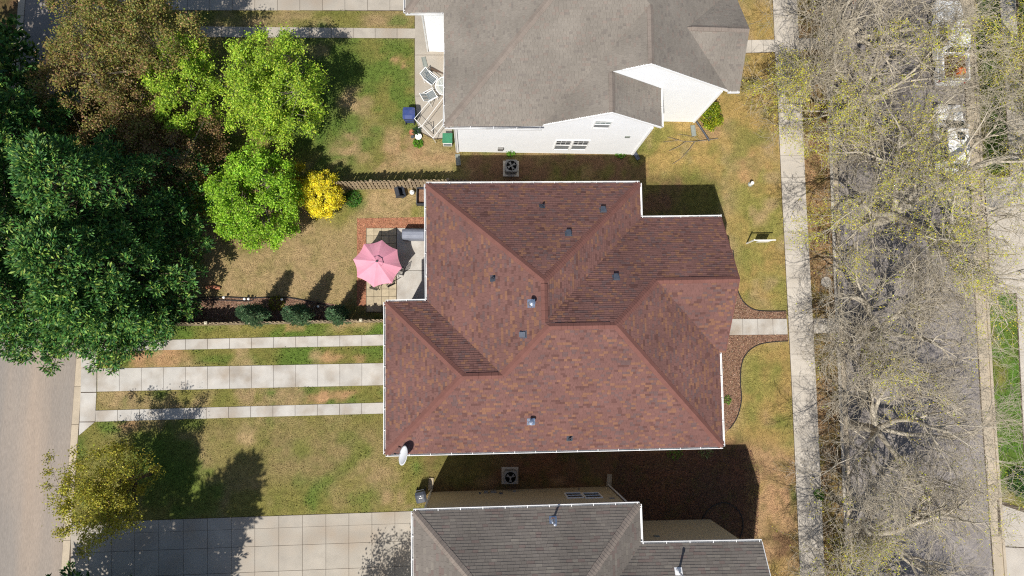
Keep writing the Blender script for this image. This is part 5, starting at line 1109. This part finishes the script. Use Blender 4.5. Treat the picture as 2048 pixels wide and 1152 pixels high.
# white table, strap chairs and tube frame on the back patio of the white house
tc = at(890, 172, .7); t_ = thing('patio_table', tc, 'round glass topped table with a white frame behind the white house', 'table')
m = MB(); m.tube([tc+[.62*math.cos(t), .62*math.sin(t), .72] for t in np.linspace(0, 2*math.pi, 33)], .028, 6, caps=False); m.build('rim', M['white'], t_)
m = MB(); m.lathe([(.60, .705), (.60, .715), (.01, .715)], tc, 32); gm_ = surf('table_glass', (.55, .6, .58), .05); 
bs = [n_ for n_ in gm_.node_tree.nodes if n_.type == 'BSDF_PRINCIPLED'][0]; bs.inputs['Alpha'].default_value = .25; m.build('glass_top', gm_, t_)
m = MB(); m.tube([tc+[-.6, .05, .73], tc+[.6, -.02, .73]], .022, 6); m.tube([tc+[.03, -.6, .735], tc+[.06, .6, .735]], .022, 6); m.build('cross_bar', M['white'], t_)
for k in range(4):
    t = k*1.5708+.75; m = MB(); m.tube([tc+[.5*math.cos(t), .5*math.sin(t), .70], tc+[.25*math.cos(t), .25*math.sin(t), .35], tc+[.5*math.cos(t), .5*math.sin(t), .04]], .02, 6); m.build('leg', M['white'], t_)
def strap_chair(px, py, rz, lab):
    p = at(px, py, .5); c = thing('strap_chair', p, lab, 'chair', 'white strap patio chairs'); p = p+[0, 0, .04]; ca, sa = math.cos(rz), math.sin(rz)
    def X(x, y, z): return p+np.array([x*ca-y*sa, x*sa+y*ca, z])
    for s in (-1, 1):
        m = MB(); m.tube([X(s*.29, .30, .40), X(s*.29, -.26, .36), X(s*.29, -.66, .88)], .022, 6); m.build('side_rail', M['white'], c)
        m = MB(); m.tube([X(s*.33, .30, 0), X(s*.33, .33, .58), X(s*.33, -.40, .60), X(s*.33, -.30, 0)], .022, 6); m.build('armrest', M['white'], c)
    m = MB(); m.tube([X(-.29, -.66, .88), X(.29, -.66, .88)], .022, 6); m.tube([X(-.29, .30, .40), X(.29, .30, .40)], .022, 6); m.build('cross_bar', M['white'], c)
    for i in range(5):
        t = -.22+i*.11; m = MB(); w_ = .038
        m.face([X(t-w_, .30, .41), X(t+w_, .30, .41), X(t+w_, -.26, .37), X(t-w_, -.26, .37)]); m.build('seat_strap', M['strap'], c)
        m = MB(); m.face([X(t-w_, -.26, .37), X(t+w_, -.26, .37), X(t+w_, -.66, .89), X(t-w_, -.66, .89)]); m.build('back_strap', M['strap'], c)
strap_chair(862, 158, math.radians(-128), 'white framed strap chair, upper of two at the round table'); strap_chair(862, 190, math.radians(-60), 'white framed strap chair, lower of two at the round table')
fr_ = thing('tube_frame', at(858, 240), 'bare white tube frame standing on the back patio', 'frame'); z1 = 1.15
pts_ = [G(829, 237, z1), G(869, 192, z1), G(889, 208, z1), G(866, 277, z1*.9)]
for a_, b_ in (((829, 237), (858, 203)), ((845, 250), (886, 196)), ((829, 237), (866, 276)), ((862, 262), (892, 232)), ((866, 276), (894, 240)), ((846, 250), (836, 256))):
    m = MB(); m.tube([G(*a_, z1), G(*b_, z1)], .016, 6); m.build('tube', M['white'], fr_)
for q in ((829, 237), (866, 276), (858, 203), (888, 212)):
    g_ = G(*q, z1); m = MB(); m.tube([g_, [g_[0]+.12, g_[1]+.05, .04]], .02, 6); m.build('leg', M['white'], fr_)
m = MB(); m.tube([G(849, 251, 1.1), G(867, 268, .1)], .016, 5); m.tube([G(849, 251, .1), G(867, 243, .1), G(867, 268, .1)], .016, 5); m.build('brace', M['blackmetal'], fr_)
fu = thing('folded_umbrella', at(862, 138), 'folded brown garden umbrella lying behind the strap chair', 'umbrella'); o = np.array(fu.location)
m = MB(); m.tube([o+[0, .1, .12], o+[.02, -.05, .14], o+[.6, -.25, .1], o+[.95, -.38, .08]], [.02, .13, .05, .03], 8); m.build('folded_canopy', M['dark_bark'], fu); m = MB(); m.tube([o+[.9, -.36, .08], o+[1.2, -.46, .08]], .02, 6); m.build('pole', M['dark_bark'], fu)
def pot(px, py, r_, h_, mat, lab, plant=None, seed=1):
    p = at(px, py, h_*.5); t = thing('flower_pot', p, lab, 'pot'); m = MB(); m.lathe([(r_*.7, 0), (r_*.95, h_*.8), (r_*1.1, h_*.82), (r_*1.1, h_), (r_*.95, h_), (r_*.9, h_*.85), (.01, h_*.84)], p, 18); m.build('pot_wall', M[mat], t)
    if plant: greens(t, p+[0, 0, h_*.85], r_*1.5, .3, 120, plant, seed)
def greens(t, p, r_, h_, n, cols, seed, leaf=.12, name='leaves'):
    g = np.random.default_rng(seed); org = np.array(WLOC[t.name]); ang = g.uniform(0, 6.28, n); rr = r_*np.sqrt(g.random(n)); Cn = np.stack([rr*np.cos(ang), rr*np.sin(ang), g.random(n)*h_*(1.1-rr/r_*.7)+.03], 1)
    D = Cn*np.array([1, 1, .3])/max(r_, .01)+unit(n, g)*.5; N = unit(n, g)*.6+np.array([0, 0, 1.0])
    add_part(leaves_mesh(name, Cn+(np.array(p)-org), D, N, g.uniform(.7, 1.3, n)*leaf, g.uniform(.6, 1.2, n)*leaf*.5, mixcol(n, g, cols, [1]*len(cols))), name, M['leaf'], t)
VG = [lin(130, 190, 50, .68), lin(104, 160, 44, .62), lin(90, 140, 48, .6)]; DG = [lin(70, 110, 60, .58), lin(54, 90, 52, .58)]
pot(824, 266, .17, .3, 'terracotta', 'terracotta pot at the corner of the back patio'); pot(833, 264, .18, .22, 'black_plastic', 'dark pot with a leafy plant beside the terracotta pot', DG, 3); pot(837, 274, .2, .26, 'white', 'white pot beside the tube frame', None); pot(825, 274, .10, .16, 'lead', 'small grey pot below the terracotta pot')
def weed(px, py, r_, h_, n, lab, cols, seed, leaf=.12):
    p = at(px, py, h_*.4); t = thing('weed_clump', p, lab, 'plant'); greens(t, p, r_, h_, n, cols, seed, leaf, 'leaves')
    m = MB(); [m.tube([p, p+[r_*.5*math.cos(k), r_*.5*math.sin(k), h_*.7]], .008, 3) for k in (0, 2, 4)]; m.build('stem', M['bark'], t)
weed(836, 286, .32, .3, 260, 'bright green weed clump below the white pot', VG, 1); weed(1022, 303, .32, .5, 160, 'small green plant at the foot of the white wall by the air conditioner', VG, 2); weed(1241, 305, .4, .3, 200, 'low green plant at the right foot of the white wall', VG, 3); weed(706, 397, .55, .35, 420, 'dark green clump right of the yellow shrub', [lin(90, 150, 50, .6), lin(70, 120, 44, .58)], 4); weed(1350, 905, .5, .5, 130, 'light green sprigs poking out below the lower gutter, left', VG, 5); weed(1412, 901, .5, .5, 110, 'pale sprigs poking out below the lower gutter, right', [lin(180, 190, 120, .65), lin(140, 160, 90, .6)], 6)
weed(552, 606, .5, .7, 260, 'yellow leaved plant in the fence bed', [lin(170, 170, 60, .62), lin(130, 130, 50, .6)], 7); weed(632, 617, .45, .6, 160, 'pale dry plant in the fence bed', [lin(190, 170, 150, .6), lin(150, 130, 110, .6)], 8); weed(1455, 800, .3, .4, 130, 'small green plant at the house edge by the lower mulch bed', VG, 9, .09); weed(1638, 990, .35, .3, 240, 'green weed clump at the right edge of the sidewalk', VG, 10); weed(2043, 965, .9, .9, 500, 'dark round bush at the right edge near the lower driveway', DG, 11, .16)
gb = thing('storage_crate', at(895, 279, .5), 'green lidded crate beside the corner of the white house', 'crate'); o = np.array(gb.location)
m = MB(); m.box(o+[0, 0, .34], (.58, .62, .60)); m.build('crate_body', M['white'], gb); m = MB(); m.loft([[(o[0]+x*.32, o[1]+y, z) for x, z in ((-1, .66), (-1, .70), (1, .70), (1, .66))] for y in (-.30, .36)]); m.build('lid', M['green_plastic'], gb); m = MB(); m.box(o+[0, -.318, .38], (.5, .02, .34)); m.build('front_panel', M['strap'], gb)
def splash(px, py, rz, lab, mat='stone', s=(.3, .75)):
    p = at(px, py); t = thing('splash_block', p, lab, 'splash block'); m = MB(); m.box(p+[0, 0, .04], (*s, .06), rz); m.build('tray', M[mat], t); m = MB(); ca, sa = math.cos(rz), math.sin(rz)
    for k in (-1, 1): m.box(p+[k*(s[0]/2-.02)*ca, k*(s[0]/2-.02)*sa, .085], (.04, s[1], .05), rz)
    m.build('side_lip', M[mat], t)
splash(862, 968, -.05, 'stone splash block left of the beige wall'); splash(1218, 960, -.1, 'stone splash block at the right end of the beige wall'); splash(916, 320, .1, 'grey green splash block at the corner of the white wall', 'splash_grey'); splash(1386, 262, .1, 'grey splash block below the rear white gable', 'splash_grey'); splash(849, 125, .25, 'grey green board lying on the back patio', 'splash_grey', (.28, .7)); splash(1272, 312, .5, 'dark splash block in the shade right of the white wall', 'lead', (.25, .6))
dsx = thing('drain_pipe', at(1394, 246), 'black corrugated drain pipe leading away from the rear white gable', 'pipe'); m = MB(); m.tube([G(1393, 243, .1), G(1402, 256, .06), G(1418, 280, .06)], .07, 8); m.build('hose', M['black_plastic'], dsx); m = MB(); m.tube([G(1418, 280, .06), G(1419, 281.5, .06)], .085, 8); m.build('coupling', M['black_plastic'], dsx)
# fallen branch on the front lawn
fb = thing('fallen_branch', at(1400, 281), 'bare fallen branch on the lawn below the white house', 'branch'); m = MB()
for q, r_ in (([(1436, 277), (1414, 280), (1390, 283), (1368, 283), (1345, 277), (1335, 274)], .03), ([(1372, 283), (1358, 293), (1338, 302)], .02), ([(1390, 283), (1378, 300), (1362, 317), (1345, 328)], .022), ([(1400, 281), (1388, 274), (1372, 271), (1355, 268)], .018), ([(1358, 280), (1340, 283), (1325, 284)], .014)): m.tube([G(x, y, .12+.1*math.sin(x)) for x, y in q], [r_*(1-.12*i) for i in range(len(q))], 5)
m.build('branch_wood', M['bark'], fb)
# yard sign
sg = thing('yard_sign', at(1493, 486), 'white hanging yard sign post on the front lawn', 'sign'); a_ = at(1493, 487); e_ = at(1537, 486.5)
m = MB(); m.box(a_+[0, 0, .68], (.07, .07, 1.36)); m.build('post', M['white'], sg); m = MB(); dv = (e_-a_)*.97; m.box(a_+dv*.5+[0, 0, 1.22], (np.linalg.norm(dv), .055, .06), math.atan2(dv[1], dv[0])); m.build('arm', M['white'], sg)
m = MB(); m.box(a_+dv*.58+[0, 0, .78], (.80, .03, .62), math.atan2(dv[1], dv[0])); m.build('panel', M['white'], sg); m = MB(); [m.tube([a_+dv*t+[0, 0, 1.2], a_+dv*t+[0, 0, 1.08]], .008, 4) for t in (.36, .8)]; m.build('hook', M['blackmetal'], sg)
cp = thing('capped_pipe', at(1500, 369), 'short white pipe stub on the front lawn near the sidewalk', 'pipe'); o = np.array(cp.location); m = MB(); m.lathe([(.09, 0), (.09, .38), (.11, .38), (.11, .44), (.02, .46)], o, 12); m.build('stub', M['white'], cp); m = MB(); m.lathe([(.16, 0), (.16, .05), (.09, .06)], o, 12); m.build('collar', M['splash_grey'], cp)
# hose reel and solar lights in the fence bed
for i, (px, py) in enumerate(((452, 596), (493, 599), (501, 599), (567, 600), (639, 614))):
    p = at(px, py); lab = ('pale garden light in the fence bed nearest the evergreens', 'pale garden light left of the hose post', 'pale garden light right of the hose post', 'pale garden light above the middle slim conifer', 'pale garden light above the rightmost slim conifer')[i]
    t = thing('garden_light', p, lab, 'garden light', 'garden lights in the fence bed'); m = MB(); m.tube([p, p+[0, 0, .35]], .012, 5); m.build('stake', M['blackmetal'], t); m = MB(); m.lathe([(.06, 0), (.085, .05), (.07, .10), (.02, .13)], p+[0, 0, .34], 12); m.build('globe', M['white'], t)
sb_ = thing('garden_hose', at(420, 600), 'dark garden hose lying along the fence bed', 'hose'); m = MB(); m.tube([G(x, y, .06) for x, y in spline([(385, 601), (430, 600), (470, 601), (500, 602), (508, 596), (511, 592)])], .03, 5); m.build('hose_line', M['rubber'], sb_)
rk_ = thing('clay_stones', at(424, 575), 'rust coloured split log beside the evergreen on the back lawn', 'log'); o = np.array(rk_.location); m = MB(); m.tube([o+[-.3, 0, .12], o+[.1, .02, .14], o+[.55, -.05, .10]], [.10, .13, .09], 7); m.build('log_wood', M['terracotta'], rk_); rk_.name = 'split_log'
# ------------------------------------------------------------------ vehicles
def vehicle(name, p, rz, lab, paint, kind='pickup', cat='truck'):
    t = thing(name, p, lab, cat); o = np.array(p, float); ca, sa = math.cos(rz), math.sin(rz)
    def X(x, y, z): return o+np.array([x*ca-y*sa, x*sa+y*ca, z])
    if kind == 'pickup': L, W, secs, roof = 5.9, .98, [(-2.95, .90, .95), (-2.85, .96, 1.05), (-1.0, .98, 1.05), (.55, .98, 1.08), (1.5, .98, 1.10), (2.55, .94, 1.04), (2.85, .86, .92), (2.95, .78, .75)], (-1.05, -.85, .45, 1.15, 1.88)
    elif kind == 'suv': L, W, secs, roof = 4.7, .93, [(-2.35, .84, .92), (-2.25, .90, 1.02), (-.5, .93, 1.02), (.9, .93, 1.0), (1.7, .90, .96), (2.15, .84, .86), (2.35, .72, .66)], (-2.25, -2.0, .35, 1.15, 1.68)
    else: L, W, secs, roof = 4.6, .90, [(-2.3, .80, .86), (-2.1, .86, .95), (-.5, .90, .94), (.9, .90, .92), (1.8, .86, .86), (2.15, .80, .76), (2.3, .68, .60)], (-1.85, -1.05, .15, .95, 1.42)
    m = MB(); S = []
    for x, w_, z in secs: S.append([X(x, y, zz) for y, zz in ((-w_*.9, .28), (-w_, .5), (-w_, z-.16), (-w_*.93, z-.03), (-w_*.5, z+.015), (w_*.5, z+.015), (w_*.93, z-.03), (w_, z-.16), (w_, .5), (w_*.9, .28))])
    m.loft(S); body = m.build('body', paint, t, smooth=False, bevel=.02)
    r0, r1, r2, r3, zr = roof; zb = 1.0 if kind != 'sedan' else .9; wb, wt = W*.94, W*.76
    m = MB(); m.loft([[X(r0, y*wb, zb) for y in (-1, -.5, .5, 1)]+[X(r0+.02, y*wb, zb+.02) for y in (1, .5, -.5, -1)], [X(r1, y*wt, zr-.03-abs(y)*.03) for y in (-1, -.5, .5, 1)]+[X(r1, y*wb, zb) for y in (1, .5, -.5, -1)], [X((r1+r2)/2, y*wt, zr+.02-abs(y)*.05) for y in (-1, -.5, .5, 1)]+[X((r1+r2)/2, y*wb, zb) for y in (1, .5, -.5, -1)], [X(r2, y*wt, zr-.03-abs(y)*.03) for y in (-1, -.5, .5, 1)]+[X(r2, y*wb, zb) for y in (1, .5, -.5, -1)], [X(r3, y*wb*.96, zb+.02) for y in (-1, -.5, .5, 1)]+[X(r3-.02, y*wb, zb) for y in (1, .5, -.5, -1)]]); m.build('cabin', paint, t, bevel=.03)
    def pane(nm, q, off_): m = MB(); m.face([X(a_, b_, c_) for a_, b_, c_ in q]); m.face([X(a_+off_[0], b_+off_[1], c_+off_[2]) for a_, b_, c_ in q][::-1]); m.build(nm, M['glass'], t)
    k = .02
    pane('windshield', [(r2+.06, -wt*.9, zr-.06+k), (r3-.04, -wb*.86, zb+.06+k), (r3-.04, wb*.86, zb+.06+k), (r2+.06, wt*.9, zr-.06+k)], (0, 0, .004))
    pane('rear_window', [(r1-.03, -wt*.85, zr-.10+k), (r1-.03, wt*.85, zr-.10+k), (r0+.02, wb*.84, zb+.12+k), (r0+.02, -wb*.84, zb+.12+k)], (0, 0, .004))
    for s in (-1, 1):
        n = 2 if kind != 'suv' else 3; xa, xb = r1+.1, r2+.05
        for i in range(n):
            a_, b_ = xa+(xb-xa)*i/n+.03, xa+(xb-xa)*(i+1)/n-.03; ext = .35*(i == n-1)
            pane('side_window', [(a_, s*(wt+.025), zr-.12), (b_, s*(wt+.025), zr-.12), (b_+ext, s*(wb+.012), zb+.07), (a_, s*(wb+.012), zb+.07)], (0, s*.004, 0))
        m = MB(); m.box(X(r3-.35, s*(wb+.14), zb+.10), (.12, .22, .16), rz); m.build('mirror', paint, t, bevel=.02)
        for x in (-L*.30, L*.31):
            m = MB(); m.tube([X(x, s*(W-.22), .36), X(x, s*(W+.01), .36)], .36, 18); wo = m.build('wheel', M['rubber'], t); WLOC[wo.name] = WLOC[t.name]; m = MB(); m.tube([X(x, s*(W+.012), .36), X(x, s*(W+.02), .36)], .22, 14); m.build('rim', M['rim'], wo)
        m = MB(); m.box(X(L/2-.10, s*W*.68, .78 if kind != 'sedan' else .62), (.14, .34, .16), rz); m.build('headlight', M['lamp'], t, bevel=.02); m = MB(); m.box(X(-L/2+.05, s*W*.86, .82), (.10, .16, .3), rz); m.build('taillight', M['red_lamp'], t)
    if kind == 'pickup':
        m = MB()
        for q in (((-2.0, -.90, 1.22), (1.9, .12, .36)), ((-2.0, .90, 1.22), (1.9, .12, .36)), ((-2.9, 0, 1.22), (.1, 1.9, .36)), ((-1.08, 0, 1.22), (.08, 1.68, .36))): m.box(X(*q[0]), q[1], rz)
        m.build('bed_wall', paint, t, bevel=.02); m = MB(); m.box(X(-2.0, 0, 1.10), (1.72, 1.66, .06), rz); m.build('bed_floor', M['bed_load'], t)
    if kind == 'suv': m = MB(); m.box(X(-.15, -.12, zr+.025), (.55, .5, .02), rz); m.build('sunroof', M['glass'], t)
    return t
pt_ = at(1906, 78, 1.2); vehicle('pickup_truck', (pt_[0], pt_[1], .03), math.pi/2-.03, 'white pickup truck parked on the far side of the street, bed towards us', M['car_white'])
cl = thing('cooler', (pt_[0]+.25, pt_[1]-2.35, 1.16), 'orange cooler in the bed of the white pickup', 'cooler'); o = np.array(cl.location); m = MB(); m.box(o+[0, 0, .16], (.45, .36, .32)); m.build('cooler_body', M['orange'], cl, bevel=.03); m = MB(); m.box(o+[0, 0, .345], (.47, .38, .05)); m.build('lid', M['orange'], cl, bevel=.02)
rk_ = thing('leaf_pile', (pt_[0]-.1, pt_[1]-1.75, 1.14), 'heap of brown leaves in the bed of the white pickup', 'leaf heap'); o = np.array(rk_.location); greens(rk_, o, .62, .35, 700, [lin(150, 112, 70, .6), lin(120, 88, 60, .6), lin(176, 140, 60, .6)], 31, .16, 'leaves')
p = at(1908, 272, 1.2); vehicle('parked_car', (p[0], p[1], .03), math.pi/2-.04, 'white car with a sunroof parked under the largest bare tree', M['car_white'], 'suv', 'car')
p = at(1686, -62, 1.0); vehicle('parked_car', (p[0], p[1], .03), math.pi/2-.03, 'dark car at the top edge on the near side of the street', M['car_dark'], 'sedan', 'car')

# ------------------------------------------------------------------ grass blades and mulch chips
g = np.random.default_rng(77); n = 230000
Q = np.stack([g.uniform(-34, 38, n), g.uniform(-15, 27, n)], 1); ok = np.ones(n, dtype=bool)
for poly in HARD: ok &= ~inside(Q, poly)
Q = Q[ok]; ix = np.clip(np.searchsorted(xs, Q[:, 0]), 0, len(xs)-1); iy = np.clip(np.searchsorted(ys, Q[:, 1]), 0, len(ys)-1); cc = GC[iy*len(xs)+ix]
grn = cc[:, 1]/(cc[:, 0]+1e-6); nn_ = vnoise(Q, .8, 9); ok = g.random(len(Q)) < np.clip((grn-.55)*1.9+(nn_-.5)*.8, .10, 1); Q, cc = Q[ok], cc[ok]; n = len(Q); Q = Q+g.normal(0, .045, Q.shape)
hgt = g.uniform(.03, .085, n)*np.where(cc[:, 1] > cc[:, 0]*.98, 1.35, .8); D = np.stack([g.normal(0, .6, n), g.normal(0, .6, n), np.ones(n)], 1); D /= np.linalg.norm(D, axis=1, keepdims=True)
Cn = np.concatenate([Q, np.zeros((n, 1))], 1)+D*(hgt*.5)[:, None]; N = unit(n, g)*np.array([1, 1, .2])
tag(link(leaves_mesh('grass', Cn, D, N, hgt*1.3, g.uniform(.03, .07, n), cc*np.exp(g.normal(.02, .22, (n, 1)))*(1+g.normal(0, .05, (n, 3)))), 'grass', M['tuft']), 'short tufts of grass over the lawns', 'grass', kind='stuff')
def chips(poly_px, n, cols, lab, seed):
    g = np.random.default_rng(seed); P = [p[:2] for p in px_poly(poly_px)]; A = np.array(P); Q = np.stack([g.uniform(A[:, 0].min(), A[:, 0].max(), n), g.uniform(A[:, 1].min(), A[:, 1].max(), n)], 1); Q = Q[inside(Q, P)]; n = len(Q)
    Cn = np.concatenate([Q, g.uniform(.012, .035, (n, 1))], 1); D = unit(n, g)*np.array([1, 1, .25]); N = unit(n, g)*.4+np.array([0, 0, 1.0])
    tag(link(leaves_mesh('mulch_chips', Cn, D, N, g.uniform(.05, .12, n), g.uniform(.02, .05, n), mixcol(n, g, cols, [1]*len(cols), .3)), 'mulch_chips', M['tuft']), lab, 'mulch', kind='stuff')
MC = [lin(180, 142, 118, .62), lin(144, 108, 88, .6), lin(212, 182, 156, .62), lin(122, 92, 76, .6)]
chips([(1440, 500)]+e1+[(1573, 638), (1440, 640)], 9000, MC, 'wood chips of the upper front mulch bed', 1); chips([(1440, 669), (1576, 669)]+e2+[(1440, 880)], 12000, MC, 'wood chips of the lower front mulch bed', 2); chips([(714, 437), (850, 434), (850, 457), (732, 457), (732, 612), (714, 612)], 8000, [lin(204, 142, 110, .65), lin(180, 120, 90, .62), lin(216, 160, 128, .65)], 'red chips of the patio border', 3); chips(bm1, 9000, [c_ for c_ in MC], 'wood chips of the fence bed', 4)
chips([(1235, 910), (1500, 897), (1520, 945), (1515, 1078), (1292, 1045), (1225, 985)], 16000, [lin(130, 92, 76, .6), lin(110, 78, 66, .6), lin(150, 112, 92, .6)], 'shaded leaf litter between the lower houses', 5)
chips([(1595, -20), (1660, -20), (1675, 540), (1690, 900), (1700, 1160), (1650, 1160), (1622, 560)], 16000, [lin(200, 150, 100, .62), lin(160, 116, 80, .6), lin(180, 160, 100, .6), lin(120, 92, 66, .6)], 'dry leaf litter on the verge below the street trees', 6)
